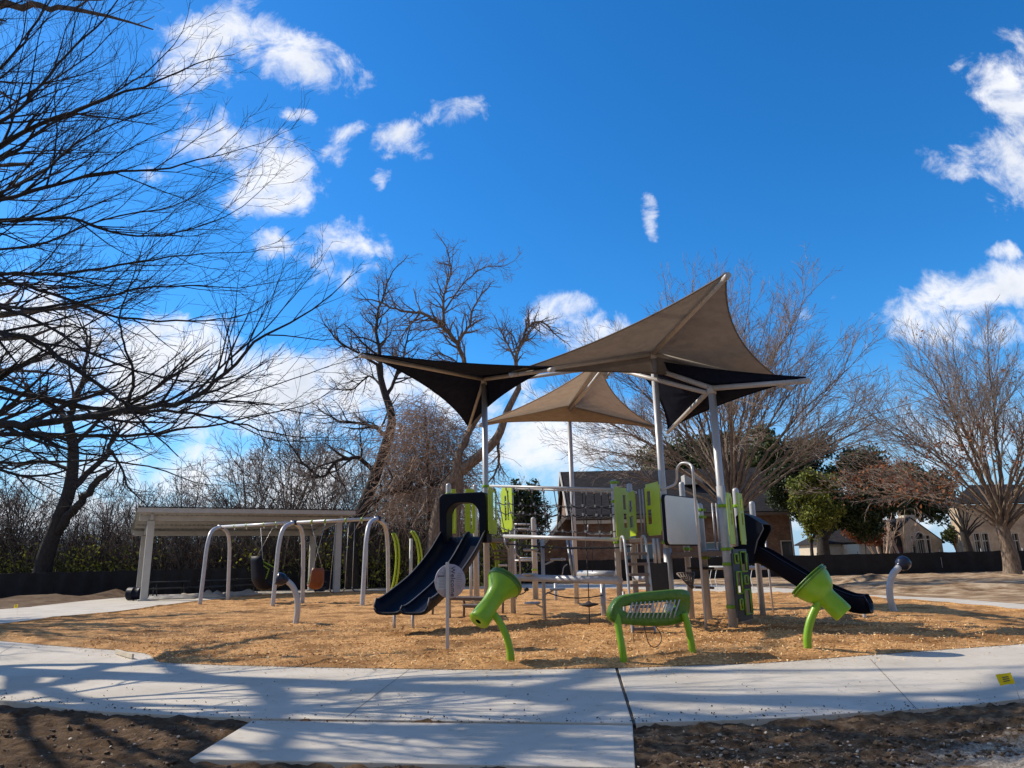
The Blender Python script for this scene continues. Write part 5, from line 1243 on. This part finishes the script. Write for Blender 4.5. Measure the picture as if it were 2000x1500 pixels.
# second slimmer post with lime lower half and its own thing behind
# --- swinging rope with round foot disc, and slack ropes
rp0 = P(1144,1052,15.2); rb = Vector((rp0.x, rp0.y, .02)); hr = MB().tube([rp0, Vector((rp0.x+.01,rp0.y,.9)), rb], .011, 6).build('climbing_rope', 'rope', ps_)
zd = zat(rb, 1181); MB().lathe((rb.x,rb.y,zd-.05), (0,0,1), [(0,.02),(.02,.10),(.045,.20),(.07,.19),(.09,.06),(.12,.02)], 18).build('foot_disc', 'rope', hr)
MB().tube(smooth_path([P(1068,1157,16), P(1095,1165,15.9), P(1125,1168,15.8), P(1150,1167,15.7), P(1177,1163,15.6)], 5), .014, 6).build('slack_rope', 'rope', ps_)
MB().tube(smooth_path([P(1010,1162,17), P(1022,1159,17), P(1030,1151,17)], 5), .014, 6).build('slack_rope', 'rope', ps_)
MB().lathe(P(1028,1152,17)-Vector((0,0,.03)), (0,0,1), [(0,0),(.0,.04),(.03,.06),(.07,.05),(.09,.0)], 12).build('rope_ball', 'rope', ps_)
MB().tube([P(1157,1050,16), P(1157,1118,16)], .008, 5).build('climbing_rope', 'rope', ps_)
# rungs of the back climber seen above the beam
for (a, b) in (((1107,1052),(1118,1124)),((1114,1052),(1123,1124))): MB().tube([P(*a,17.5), P(*b,17)], .026, 8).build('ladder_rail', 'steel', ps_)
MB().tube(smooth_path([P(1108,1102,17.2),P(1101,1108,17.2),P(1098,1124,17.2)],4), .014, 6).build('hand_loop', 'steel', ps_)
MB().tube(smooth_path([P(1149,1025,18.0),P(1147,1035,18.0),P(1152,1043,18.0),P(1196,1043,18.0)],4), .018, 7).build('hand_rail', 'steel', ps_)
# --- steps behind the left platform
for k, py_ in enumerate((1076,1085,1092,1104,1116,1128)):
    Yk = 17.6+.28*k; a = P(962 if k < 3 else 974, py_, Yk); b = P(991, py_, Yk); MB().bar(a, b, .24, .05).build('step', 'brown_steel' if k < 3 else 'panelgrey', ps_, .008)
for s in ((986,1060,991,1075),(1006,1076,1013,1090)):
    MB().tube(smooth_path([P(s[0],s[1]-8,18.0), P(s[0]+1,s[1]+5,18.0), P(s[2]+2,s[3]+4,18.3), P(s[2]+3,s[3]+60,18.6)], 5), .022, 8).build('hand_rail', 'steel', ps_)
for d_ in (0, 5): MB().tube(smooth_path([P(957+d_,1054,18.6), P(963+d_,1066,18.6), P(968+d_,1090,18.6), P(969+d_,1128,18.6)], 5), .028, 8).build('lime_rail', 'lime', ps_)
# --- transfer bench at the foot of the steps
ta, tb2 = P(880,1168,18.0), P(944,1169,18.0); MB().bar(ta, tb2, .7, .07).build('transfer_bench', 'brown_steel', ps_, .01)
ta, tb2 = P(905,1183,17.0), P(960,1184,17.0); MB().bar(ta, tb2, .5, .06).build('transfer_bench', 'brown_steel', ps_, .01)
for (px_, py_, Y_) in ((907,1207,None),(846,1203,None),(983,1204,None)):
    b = G(px_, py_); zt = .45; MB().tube([b+Vector((-.02,0,-.1)), b+Vector((.0,0,.36)), b+Vector((-.05,0,.5))], .03, 8).build('bench_leg', 'brown_steel', ps_)
b = G(927,1176); 
for dx in (-.12,.12): MB().tube([b+Vector((dx,0,-.1)), b+Vector((dx,0,1.85))], .055, 10).build('post', 'steel', ps_)
# --- brown hanging net climber under the second deck
m = MB(); a, b_, c = P(1322,1120,16.4), P(1356,1118,16.4), P(1352,1150,16.2)
for k in range(7):
    f = k/6; m.tube([lerp(a,b_,f), lerp(lerp(a,c,.7+.3*f), c, f)], .02, 6)
for k in range(4): m.tube([lerp(a,c,k/4), lerp(b_,c,k/4)], .02, 6)
m.build('net_climber', 'brown_steel', ps_)
MB().bar(P(1345,1110,15.6), P(1392,1110,15.6), .3, .05).build('low_shelf', 'black', ps_, .01)
b = Vector((P(1362,1160,16.4).x,16.4,0)); MB().bar(P(1355,1147,16.4), P(1392,1148,16.4), .3, .05).build('low_shelf', 'brown_steel', ps_, .01)
b = G(1511,1200); tp = P(1494,1045,b.y-.2); MB().tube([b-Vector((0,0,.1)), tp], .022, 8).build('thin_pole', 'steel', ps_)

# --- slides
def slide(path, widths, chutes, wall, th, name, m, par, seam=True, side=None):
    path = smooth_path(path, 7); n = len(path); sec_n = 9
    d0 = (path[-1]-path[0]); d0.z = 0; d0.normalize(); sd = side or Vector((-d0.y, d0.x, 0))
    def section(c, t, i):
        nrm = sd.cross(t).normalized(); 
        if nrm.z < 0: nrm = -nrm
        pts = []; W = widths; hw = wall*(1 if i < n-3 else (n-i)/3*.9+.1)
        for ch in range(chutes):
            for k in range(sec_n+1):
                if ch and k == 0: continue
                u = -1+2*k/sec_n; x = (-W/2 + (ch+.5)*W/chutes) + u*W/chutes/2
                h = hw*abs(u)**5 if (ch == 0 and u < 0) or (ch == chutes-1 and u > 0) else hw*.45*abs(u)**6
                pts.append(c + sd*x + nrm*h)
        return pts, nrm
    top = []; bot = []
    for i, c in enumerate(path):
        t = (path[min(i+1,n-1)]-path[max(i-1,0)]).normalized(); s_, nr_ = section(c, t, i); top.append(s_)
        bot.append([q - nr_*th for q in s_])
    k = len(top[0]); m_ = MB()
    vs = [q for s_ in top for q in s_]+[q for s_ in bot for q in s_]; o = n*k; fs = []
    for i in range(n-1):
        for j in range(k-1):
            fs.append((i*k+j, i*k+j+1, (i+1)*k+j+1, (i+1)*k+j)); fs.append((o+i*k+j, o+(i+1)*k+j, o+(i+1)*k+j+1, o+i*k+j+1))
        for j in (0, k-1): fs.append((i*k+j, (i+1)*k+j, o+(i+1)*k+j, o+i*k+j))
    for i in (0, n-1): 
        for j in range(k-1): fs.append((i*k+j, i*k+j+1, o+i*k+j+1, o+i*k+j))
    m_.add(vs, fs, True); ob = m_.build(name, m, par)
    return ob, path, sd, top
tp = P(911,1038,16.9); tp.z = zL-.02
ex = P(783,1196,13.75); 
pth = [tp+Vector((.1,.25,0)), tp, lerp(tp,ex,.22)+Vector((0,0,-.17)), lerp(tp,ex,.5)+Vector((0,0,-.25)), lerp(tp,ex,.78)+Vector((0,0,-.17)), ex+Vector((.06,.2,.0)), ex+Vector((0,-.1,.01))]
ds, dpath, dsd, dtop = slide(pth, 1.08, 2, .24, .05, 'double_slide', 'navy', ps_)
ds['label'] = 'navy double slide coming down to the left'
sm_ = MB()
for j in (0, 9, len(dtop[0])-1):
    sm_.tube([s_[j]+Vector((0,0,.008)) for s_ in dtop[3:]], .012, 5)
sm_.build('slide_edge', 'seam', ds)
for (px_, py_) in ((770,1232),(806,1233)):
    b = G(px_, py_); MB().tube([b-Vector((0,0,.1)), b+Vector((0,0,.42))], .03, 10).build('slide_leg', 'steel', ds)
# hood: thick arch with opening
def hood(c, sd, fw, W, H, ow, oh, depth, par, m='navy', z0=-.1, arch=.35):
    out = []; inn = []
    def outline(w_, h_, r, z0_):
        pts = [(-w_/2, z0_)]
        for k in range(9): t = R(180-90*k/8); pts.append((-w_/2+r+r*math.cos(t), h_-r+r*math.sin(t)))
        for k in range(9): t = R(90-90*k/8); pts.append((w_/2-r+r*math.cos(t), h_-r+r*math.sin(t)))
        pts.append((w_/2, z0_)); return pts
    O = outline(W, H, arch*.35, z0); I = outline(ow, oh, arch*.85, z0)
    m_ = MB(); n = len(O)
    def q(p, f): return c + sd*p[0] + Vector((0,0,p[1])) + fw*f*(1+.25*max(0, p[1]/H))
    f0 = -depth*.5; f1 = depth*.5
    vs = [q(p, f1) for p in O]+[q(p, f1) for p in I]+[q(p, f0) for p in O]+[q(p, f0) for p in I]
    fs = []
    for i in range(n-1):
        fs += [(i, i+1, n+i+1, n+i), (2*n+i, 3*n+i, 3*n+i+1, 2*n+i+1), (i, 2*n+i, 2*n+i+1, i+1), (n+i, n+i+1, 3*n+i+1, 3*n+i)]
    fs += [(0, n, 3*n, 2*n), (n-1, 3*n-1, 4*n-1, 2*n-1)]
    m_.add(vs, fs); return m_.build('slide_hood', m, par, .03, 3)
fw = (ex-tp); fw.z = 0; fw.normalize()
hood(tp+Vector((0,0,0))+fw*.05, dsd, fw, 1.16, 1.02, .80, .80, .36, ds, z0=-.12)
# right slide
tp2 = P(1478,1082,14.6); tp2.z = 1.24; ex2 = P(1692,1190,13.45)
pth = [tp2+Vector((-.35,.05,.0)), tp2, lerp(tp2,ex2,.25)+Vector((0,0,-.06)), lerp(tp2,ex2,.55)+Vector((0,0,-.14)), lerp(tp2,ex2,.82)+Vector((0,0,-.13)), ex2+Vector((-.1,0,-.02)), ex2+Vector((.1,0,-.02))]
rs_, rpath, rsd, rtop = slide(pth, .62, 1, .26, .05, 'single_slide', 'navy', ps_); rs_['label'] = 'navy single slide going down to the right'
sm_ = MB()
for j in (0, len(rtop[0])-1): sm_.tube([s_[j]+Vector((0,0,.006)) for s_ in rtop[3:]], .010, 5)
sm_.build('slide_edge', 'cap', rs_)
b = G(1690,1213); MB().tube([b-Vector((0,0,.1)), b+Vector((0,0,.3))], .035, 10).build('slide_leg', 'steel', rs_)
fw2 = (ex2-tp2); fw2.z = 0; fw2.normalize()
# wedge shaped hood: tall at the post, flaring out to the right
c0 = tp2+Vector((-.20,0,-.02)); m_ = MB(); W2 = .33
prof = [(-.02,-.05),(-.03,.84),(.05,.90),(.20,.84),(.44,.68),(.46,.60),(.32,.38),(.24,.14),(.24,-.05)]
vs = []; 
for s in (-1, 1):
    for f, h in prof: vs.append(c0+fw2*f+rsd*s*W2*(1 if h < .95 else .85)+Vector((0,0,h)))
n = len(prof); fs = [list(range(n)), list(range(n, 2*n))[::-1]] + [(i, i+n, i+n+1, i+1) for i in range(0, 4)]
m_.add(vs, fs); hd = m_.build('slide_hood', 'navy', rs_, fix=False); md = hd.modifiers.new('t', 'SOLIDIFY'); md.thickness = .035; md = hd.modifiers.new('b', 'BEVEL'); md.width = .02; md.segments = 2
m_ = MB(); 
for s in (-1,): m_.tube([vs[i+(0 if s == -1 else n)]+rsd*s*.01 for i in (4,5,6,7)], .018, 6)
m_.build('hood_edge', 'seam', hd)

# ================================================================ SWINGS
feet = [((390,1183),(445,1175),(431,1025)), ((532,1187),(591,1180),(574,1017)), ((707,1188),(759,1176),(737,1009))]
sw = thing('swing_set', G(532,1187), 'silver arch leg swing set with one long top beam on mulch', 'swing set')
tops = []
for (f0_, f1_, t_) in feet:
    a = G(*f0_); b = G(*f1_); 
    mid = (a+b)/2; zt = zat(mid, t_[1]+4); cN = P(t_[0], t_[1]+4, mid.y); cN = Vector((cN.x, mid.y, zt)); tops.append(cN)
    def arch(p, q_): 
        v = Vector((cN.x-p.x, cN.y-p.y, 0)); lean = v*.18
        return smooth_path([p-Vector((0,0,.1)), p+lean*.5+Vector((0,0,zt*.4)), p+lean+Vector((0,0,zt*.74)), p+v*.42+Vector((0,0,zt*.93)), cN], 5)
    m = MB().tube(arch(a, b), .072, 14); m.build('leg', 'steel', sw); MB().tube(arch(b, a), .072, 14).build('leg', 'steel', sw)
    MB().tube([cN+Vector((-.11,0,0)), cN+Vector((.11,0,0))], .085, 14).build('collar', 'cap', sw)
for a, b in zip(tops[:-1], tops[1:]): MB().tube([a+(b-a).normalized()*.08, b-(b-a).normalized()*.08], .058, 14).build('top_beam', 'steel', sw)
ext = tops[2]
def hanger(bay, f):
    p = tops[bay].lerp(tops[bay+1], f); MB().tube([p+Vector((-.03,0,0)), p+Vector((.03,0,0))], .075, 12).build('hanger', 'green', sw); MB().box(p+Vector((0,0,-.10)), (.03,.04,.09)).build('hanger', 'panelgrey', sw); return p-Vector((0,0,.13))
def chain(m, a, b):
    m.tube([a, b], .0075, 5)
hA = [hanger(0, f) for f in (.21,.38,.62,.78)]; hB = [hanger(1, f) for f in (.22,.38,.63,.82)]
# moulded bucket seat (high back)
def bucket(a, b, zseat, m_shell, strap, lab, s=1.0, yaw=0.0, cat='swing seat', px_c=None):
    c = (a+b)/2; c = Vector((c.x, c.y, zseat)); t = thing('bucket_swing', c, lab, cat, 'moulded bucket swing seats')
    vs = []; nu, nv = 14, 12; rot = Matrix.Rotation(yaw, 3, 'Z')
    for i in range(nu+1):
        for j in range(nv+1):
            u = i/nu; v = -1+2*j/nv; ang = R(-35 + 150*u)      # curve from front lip under seat up the back
            y = -.30*math.cos(ang) if u > .35 else -.30*math.cos(ang)
            prof_y = lerp(-.34, .22, min(1, u*1.6)) if u < .6 else .22+.10*((u-.6)/.4)
            prof_z = -.06*(1-abs(u*3-1)) if u < .5 else ((u-.5)/.5)**1.15*.78
            w_ = (.24+.04*math.sin(math.pi*u))*(1 if u < .93 else .8)
            vs.append(c + rot @ Vector((v*w_*s, (prof_y - (abs(v)**3)*.10)*s, (prof_z + (abs(v)**3)*(.12 if u < .6 else .02))*s)))
    fs = [(i*(nv+1)+j, i*(nv+1)+j+1, (i+1)*(nv+1)+j+1, (i+1)*(nv+1)+j) for i in range(nu) for j in range(nv)]
    o = MB().add(vs, fs, True).build('shell', m_shell, t, fix=False); md = o.modifiers.new('t', 'SOLIDIFY'); md.thickness = .04
    for s_ in (-1, 1):
        MB().tube([c+rot @ Vector((s_*.27*s,-.2*s,.12*s)), c+rot @ Vector((s_*.2*s,-.26*s,.45*s)), c+rot @ Vector((s_*.12*s,.24*s,.70*s))], .02, 6).build('strap', strap, t)
        hook = c+rot @ Vector((s_*.26*s, .2*s, .55*s)); MB().tube([a if s_ < 0 else b, hook], .008, 5).build('chain', 'steel', t)
    return t
def ywc(hs): return (hs[0]+hs[1])/2
bk = bucket(hA[2], hA[3], .62, 'navy', 'green', 'large navy moulded bucket swing seat turned sideways, left of the middle swing leg', 1.4, R(140))
bk2 = bucket(hB[0], hB[1], .62, 'orange', 'green', 'smaller orange bucket swing seat with green straps behind the bent talk tube', .8, R(-150))
for o_, dx in ((bk, -.12),): o_.location.x += dx
def belt(a, b, zs, lab, dx=0.0):
    c = (a+b)/2; c = Vector((c.x+dx, c.y, zs)); hw = .26; t = thing('belt_swing', c, lab, 'swing seat', 'belt swing seats')
    pts = [c+Vector((-hw,0,.10)), c+Vector((-hw*.6,0,.01)), c, c+Vector((hw*.6,0,.01)), c+Vector((hw,0,.10))]; sp_ = smooth_path(pts, 4)
    vs = []
    for p in sp_: vs += [p+Vector((0,-.08,0)), p+Vector((0,.08,0)), p+Vector((0,.08,-.015)), p+Vector((0,-.08,-.015))]
    fs = []
    for i in range(len(sp_)-1):
        for k in range(4): fs.append((i*4+k, i*4+(k+1) % 4, (i+1)*4+(k+1) % 4, (i+1)*4+k))
    MB().add(vs, fs, True).build('seat', 'black', t); MB().tube([a, pts[0]], .008, 5).build('chain', 'steel', t); MB().tube([b, pts[-1]], .008, 5).build('chain', 'steel', t)
    for q_ in (pts[0], pts[-1]): MB().tube([q_, q_+Vector((0,0,.05))], .02, 6).build('shackle', 'white', t)
belt(hB[2]-Vector((.35,0,0)), hB[2]+Vector((.1,0,0)), .42, 'black belt swing seat hanging low between the middle and right swing legs', -.1)
belt(hB[3]-Vector((.25,0,0)), hB[3]+Vector((.22,0,0)), .45, 'black belt swing seat nearest the right swing legs')

# ================================================================ LIME CLIMBING ARCHES
for (pts_, postpx, Yc, lab) in (([(766,1042),(772,1060),(774,1090),(771,1125),(765,1152)], None, 25.5, 'curved lime climbing bar just right of the right swing leg'), ([(803,1038),(812,1055),(818,1085),(817,1110),(815,1130)], (803,1052,1145), 26.5, 'curved lime climbing bar with a pale post beside the big slide')):
    Q = [P(a, b, Yc) for a, b in pts_]; base = Vector((Q[-1].x, Yc, 0)); t = thing('climbing_arch', base, lab, 'climber', 'lime climbing bars')
    for dx in (0, .10): MB().tube([base+Vector((dx,0,-.1))]+[q+Vector((dx,0,0)) for q in smooth_path(Q[::-1], 5)], .036, 8).build('bar', 'lime', t)
    for k in range(5): 
        q = Q[k]; MB().tube([q, q+Vector((.10,0,0))], .03, 6).build('spacer', 'green', t)
    if postpx:
        b = Vector((P(postpx[0],1140,Yc).x-.02, Yc, 0)); MB().tube([b-Vector((0,0,.1)), b+Vector((0,0,zat(b,postpx[1])))], .06, 12).build('post', 'white', t)
# pale fitness post with lime marks seen behind the pod climber
b = G(1046,1175); b.z = 0; t = thing('climber_post', b, 'round topped pale post with lime mark standing behind the pod climber', 'post')
zt = zat(b, 1010); MB().tube([b-Vector((0,0,.1)), b+Vector((0,0,zt-.08)), b+Vector((0,0,zt-.03)), b+Vector((0,0,zt))], [.085,.085,.07,.03], 14).build('pole', 'white', t)
for z in (1.0, 1.7): MB().tube([b+Vector((0,0,z)), b+Vector((0,0,z+.06))], .10, 14).build('clamp', 'lime', t)
MB().tube([b+Vector((0,0,1.35)), b+Vector((-.7,.1,1.35))], .03, 8).build('arm', 'steel', t)
# horizontal bars further back
b = Vector((P(1015,1100,27).x,27,0)); t = thing('exercise_bars', b, 'low silver bars seen between the rope bridge and the dark fence', 'bars')
for py_ in (1024,1033): MB().tube([P(1005,py_,26), P(1046,py_,26)], .03, 8).build('bar', 'steel', t)
MB().tube([P(1014,1090,27), P(1044,1090,27)], .03, 8).build('bar', 'steel', t)
for px_ in (1005,1046): MB().tube([Vector((P(px_,1024,26).x,26,-.1)), P(px_,1024,26)], .03, 8).build('upright', 'steel', t)

# ================================================================ TALK TUBES, HORNS, CHIMES, SIGN
def talktube(pts, Yb, lab, r=.075, cupdir=None, cupr=.17, cup='cap'):
    base = G(*pts[0]); Yb = base.y; Q = [base-Vector((0,0,.1)), base]+[P(a, b, Yb) for a, b in pts[1:]]
    t = thing('talk_tube', base, lab, 'talk tube', 'bent silver talk tubes'); sp_ = smooth_path(Q, 6)
    MB().tube(sp_, r, 16).build('tube', 'steel', t)
    d = (sp_[-1]-sp_[-2]).normalized() if cupdir is None else Vector(cupdir).normalized()
    MB().lathe(sp_[-1]-d*.03, d, [(0,r*.8),(.0,r*1.15),(.05,r*1.2),(.10,cupr*.9),(.16,cupr),(.24,cupr),(.27,cupr*.93),(.25,cupr*.85),(.12,cupr*.5),(.10,.001)], 24).build('ear_cup', cup, t)
talktube([(577,1222),(581,1195),(580,1168),(572,1146),(560,1134)], 15, 'bent silver talk tube with a dark blue cup, before the middle swing leg', .066, (-.9,-.35,.25), .145)
talktube([(1747,1197),(1739,1170),(1738,1145),(1744,1122),(1757,1107)], 15, 'bent silver talk tube with a dark blue cup standing alone at the right', .073, (.75,.35,.45), .16)
# left horn
hb = G(998,1297); t = thing('sound_horn', hb, 'green trumpet horn on a bent stalk, dish tilted up right, beside the welcome sign', 'sound horn', 'green sound horns')
Yh1 = hb.y; st = [hb-Vector((0,0,.1)), hb, P(996,1270,Yh1), P(988,1240,Yh1), P(974,1212,Yh1), P(960,1195,Yh1)]
MB().tube(smooth_path(st, 6), [.052 if i < 12 else .048 for i in range(31)], 14).build('stalk', 'green', t)
h0, h1 = P(934,1214,Yh1-.12), P(985,1139,Yh1+.22); ax = (h1-h0); Lh = ax.length
MB().lathe(h0, ax, [(0,.04),(0.0,.132),(.02,.144),(.10,.138),(Lh*.4,.122),(Lh*.6,.126),(Lh*.75,.15),(Lh*.86,.20),(Lh*.93,.225),(Lh*.97,.245)], 28).build('trumpet', 'green', t)
MB().lathe(h0+ax.normalized()*Lh*.96, ax, [(0,.20),(0,.255),(.03,.262),(.035,.235),(.05,.235),(.055,.258),(.08,.25),(.08,.001)], 32).build('dish_rim', 'dgreen', t)
# right horn
hb = G(1579,1276); t = thing('sound_horn', hb, 'large green horn with a wide cone dish on a curved stalk at right', 'sound horn', 'green sound horns')
Yh2 = hb.y; st = [hb-Vector((0,0,.1)), hb, P(1577,1245,Yh2), P(1582,1215,Yh2), P(1593,1188,Yh2), P(1604,1165,Yh2)]
MB().tube(smooth_path(st, 6), .055, 14).build('stalk', 'green', t)
h0, h1 = P(1649,1200,Yh2-.10), P(1579,1133,Yh2+.10); ax = (h1-h0); Lh = ax.length
MB().lathe(h0, ax, [(0,.05),(0,.125),(.02,.142),(.10,.145),(Lh*.50,.138),(Lh*.54,.15),(Lh*.58,.185),(Lh*.68,.235),(Lh*.84,.275),(Lh*.94,.288)], 28).build('trumpet', 'green', t)
MB().lathe(h0+ax.normalized()*Lh*.93, ax, [(0,.25),(0,.305),(.03,.312),(.035,.29),(.05,.29),(.055,.308),(.07,.30),(.07,.001)], 36).build('dish_rim', 'dgreen', t)
# chime drum on two stalks
ca_, cb2 = G(1220,1299), G(1353,1286); t = thing('chime_drum', ca_, 'dark green oval chime panel with slanted silver rods on two green stalks', 'chimes')
Yc1, Yc2 = ca_.y, cb2.y
MB().tube(smooth_path([ca_-Vector((0,0,.1)), ca_, P(1214,1260,Yc1), P(1208,1225,Yc1+.05), P(1203,1192,Yc1+.1)], 5), .046, 12).build('stalk', 'green', t)
MB().tube(smooth_path([cb2-Vector((0,0,.1)), cb2, P(1351,1260,Yc2), P(1344,1225,Yc2), P(1336,1197,Yc2)], 5), .046, 12).build('stalk', 'green', t)
Yd = (Yc1+Yc2)/2+.12
outl = [(1192,1205),(1194,1190),(1202,1176),(1214,1165),(1250,1158),(1290,1154),(1325,1151),(1340,1152),(1348,1160),(1348,1180),(1345,1200),(1338,1212),(1322,1219),(1290,1223),(1250,1222),(1215,1219),(1198,1215)]
def YD(px_): return lerp(Yc1+.12, Yc2+.1, (px_-1220)/133)
pl = [P(a, b, YD(a)) for a, b in outl]; pl = smooth_path(pl+[pl[0]], 3)[:-1]; cen = sum(pl, Vector())/len(pl); nrm = Vector((.0,-1,.0)); dirx_ = (P(1340,1185,YD(1340))-P(1200,1185,YD(1200))).normalized(); nrm = dirx_.cross(Vector((0,0,1))).normalized()
hole = [P(a, b, YD(a)) for a, b in [(1214,1190),(1218,1183),(1250,1180),(1290,1176),(1316,1175),(1324,1181),(1321,1190),(1308,1196),(1280,1197),(1240,1197),(1219,1196)]]
hole = smooth_path(hole+[hole[0]], 4)[:-1]
# ring between outline and hole: match by angle
def byangle(L, n=72):
    ang = [math.atan2((p-cen).z, (p-cen).dot(dirx_)) for p in L]; o = sorted(range(len(L)), key=lambda i: ang[i]); A = [ang[i] for i in o]; Pq = [L[i] for i in o]
    A = [A[-1]-2*math.pi]+A+[A[0]+2*math.pi]; Pq = [Pq[-1]]+Pq+[Pq[0]]; out = []
    for k in range(n):
        a = -math.pi+2*math.pi*k/n
        for i in range(len(A)-1):
            if A[i] <= a <= A[i+1]: f = (a-A[i])/max(1e-6, A[i+1]-A[i]); out.append(Pq[i].lerp(Pq[i+1], f)); break
    return out
O1, I1 = byangle(pl), byangle(hole); n = len(O1); th_d = .10
rim = [o.lerp(i, .10)+nrm*.025 for o, i in zip(O1, I1)]
vs = O1+rim+[i+nrm*.022 for i in I1]+[i-nrm*.02 for i in I1]+[o-nrm*th_d for o in O1]+[i-nrm*th_d for i in I1]
fs = []
for k in range(n):
    q = (k+1) % n
    for a, b in ((0,1),(1,2),(2,3)): fs.append((a*n+k, a*n+q, b*n+q, b*n+k))
    fs.append((4*n+k, 4*n+q, q, k)); fs.append((5*n+k, 5*n+q, 4*n+q, 4*n+k)); fs.append((3*n+k, 3*n+q, 5*n+q, 5*n+k))
MB().add(vs, fs, True).build('drum_shell', 'dgreen', t)
for k in range(12):
    xk = 1226+k*8.3; a = P(xk+6,1176-.06*(xk-1226),YD(xk))+nrm*.045; b = P(xk-6,1207,YD(xk))+nrm*.045
    MB().tube([a, b], .010, 7).build('chime_rod', 'steel', t)
MB().lathe(P(1313,1188,YD(1313))-nrm*.12, nrm, [(0,0),(0,.06),(.05,.075),(.07,.05),(.07,0)], 16).build('chime_bell', 'panelgrey', t)
mc_ = smooth_path([P(1258,1222,YD(1258)), P(1262,1240,YD(1262)-.03), P(1268,1258,YD(1268)-.05), P(1279,1264,YD(1279)-.05), P(1290,1255,YD(1290)-.03), P(1291,1240,YD(1290)), P(1280,1222,YD(1280))], 5)
MB().tube(mc_, .006, 5).build('mallet_cable', 'black', t)
MB().tube([P(1238,1222,YD(1238)), P(1238,1255,YD(1238)-.02)], .005, 5).build('mallet_cable', 'black', t)
# welcome sign
sb = G(874,1276); zt = zat(sb, 1098); t = thing('welcome_sign', sb, 'round lilac grey welcome sign turned on its side behind a square silver post', 'sign')
MB().box(sb+Vector((0,0,zt/2-.05)), (.05,.05,zt+.1)).build('sign_post', 'steel', t, .006)
sc_ = P(880,1135,sb.y+.06); yaw = R(28); rot = Matrix.Rotation(yaw, 3, 'Z')
nx_ = rot @ Vector((1,0,0)); ny_ = rot @ Vector((0,1,0)); rad = .255
disc = MB().lathe(sc_-ny_*.0, ny_, [(0,0),(0,rad-.004),(.004,rad),(.016,rad),(.02,rad-.004),(.02,0)], 48).build('sign_disc', 'signgrey', t)
def sp(u, v, e=.004): return sc_ + nx_*u*rad + Vector((0,0,v*rad)) - ny_*e
def rect(m, u0, u1, v0, v1, e=.004): m.add([sp(u0,v0,e), sp(u1,v0,e), sp(u1,v1,e), sp(u0,v1,e)], [(0,1,2,3)])
m = MB(); rect(m, -.92, -.30, -.45, .22, .002); m.build('sign_label', 'signblue', disc)
m = MB(); rect(m, -.84, -.42, .28, .34); m.build('sign_bar', 'ink', disc)
m = MB()
for k in range(7): rect(m, -.80+.02*(k % 3), -.42, .14-k*.085, .165-k*.085)
for k in range(9): rect(m, .40+.03*(k % 2), .78-.05*(k % 3), .40-k*.11, .425-k*.11)
m.build('sign_lines', 'inkgrey', disc)
fc = bpy.data.curves.new('word', 'FONT'); fc.body = 'Welcome'; fc.size = .105; fc.extrude = .0008; fc.align_x = 'CENTER'; fc.align_y = 'CENTER'; fc.space_character = 1.1
fo = bpy.data.objects.new('word', fc); COL.objects.link(fo); bpy.context.view_layer.update()
me = bpy.data.meshes.new_from_object(fo.evaluated_get(bpy.context.evaluated_depsgraph_get())); bpy.data.objects.remove(fo)
c0 = sp(.14, -.02, .005)-worldloc(disc)
Mx = Matrix((( 0, nx_.x, -ny_.x, c0.x), (0, nx_.y, -ny_.y, c0.y), (-1, 0, 0, c0.z), (0,0,0,1)))
Mx = Matrix((( -0.0, nx_.x, -ny_.x, c0.x), (0.0, nx_.y, -ny_.y, c0.y), (-1.0, 0.0, 0.0, c0.z), (0,0,0,1)))
me.transform(Mx); me.materials.clear(); me.materials.append(MT['ink']); wo = bpy.data.objects.new('sign_text', me); COL.objects.link(wo); wo.parent = disc
# marking flags
def flag(base, h, sz, lean, lab, face):
    t = thing('marker_flag', base, lab, 'marker flag', 'yellow marking flags'); top = base+Vector((lean[0],lean[1],h))
    MB().tube([base-Vector((0,0,.05)), top], .0022, 5).build('wire', 'steel', t)
    fx_ = Vector(face).normalized(); vs = []; dn = (base-top).normalized(); w_, h_ = sz
    for j in range(5):
        for i in range(7):
            u, v = i/6, j/4; vs.append(top + fx_*u*w_ + dn*v*h_ + Vector((0,-.008*math.sin(u*5+v*2),-.15*u*w_)))
    fs = [(j*7+i, j*7+i+1, (j+1)*7+i+1, (j+1)*7+i) for j in range(4) for i in range(6)]
    f = MB().add(vs, fs, True).build('flag', 'yellow', t, fix=False)
    m = MB()
    for k in range(3):
        q0 = top + fx_*w_*.28 + dn*h_*(.3+.17*k) + Vector((0,-.012,-.15*.28*w_)); q1 = top + fx_*w_*.74 + dn*h_*(.3+.17*k) + Vector((0,-.014,-.15*.74*w_)); m.bar(q0, q1, .001, .006*h_/.07)
    m.build('flag_print', 'brown_steel', f)
fb_ = G(1996,1372); flag(fb_, .25, (.125,.095), (-.055,.0), 'small yellow marking flag on a wire at the right edge of the walk', (-1,.1,0))
fb_ = Vector((P(36,1183,24).x, 24, 0)); flag(fb_, .34, (.13,.10), (-.02,0), 'small yellow marking flag in the earth at the far left', (-1,.1,0))
for i, px_ in enumerate((1392,1402,1472)):
    b = G(px_,1152); t = thing('stake', b, ['thin bent wire stake beyond the walk, left one of the pair behind the second deck','thin bent wire stake beyond the walk, right one of the pair behind the second deck','single thin wire stake beyond the walk under the right slide'][i], 'stake', 'wire stakes')
    MB().tube([b-Vector((0,0,.05)), b+Vector((-.08,0,.45)), b+Vector((0,0,.75))], .012, 5).build('wire', 'panelgrey', t); MB().tube([b+Vector((0,0,.75)), b+Vector((.03,0,.82)), b+Vector((-.03,0,.88)), b+Vector((.02,0,.95))], .02, 5).build('ribbon', 'white', t)
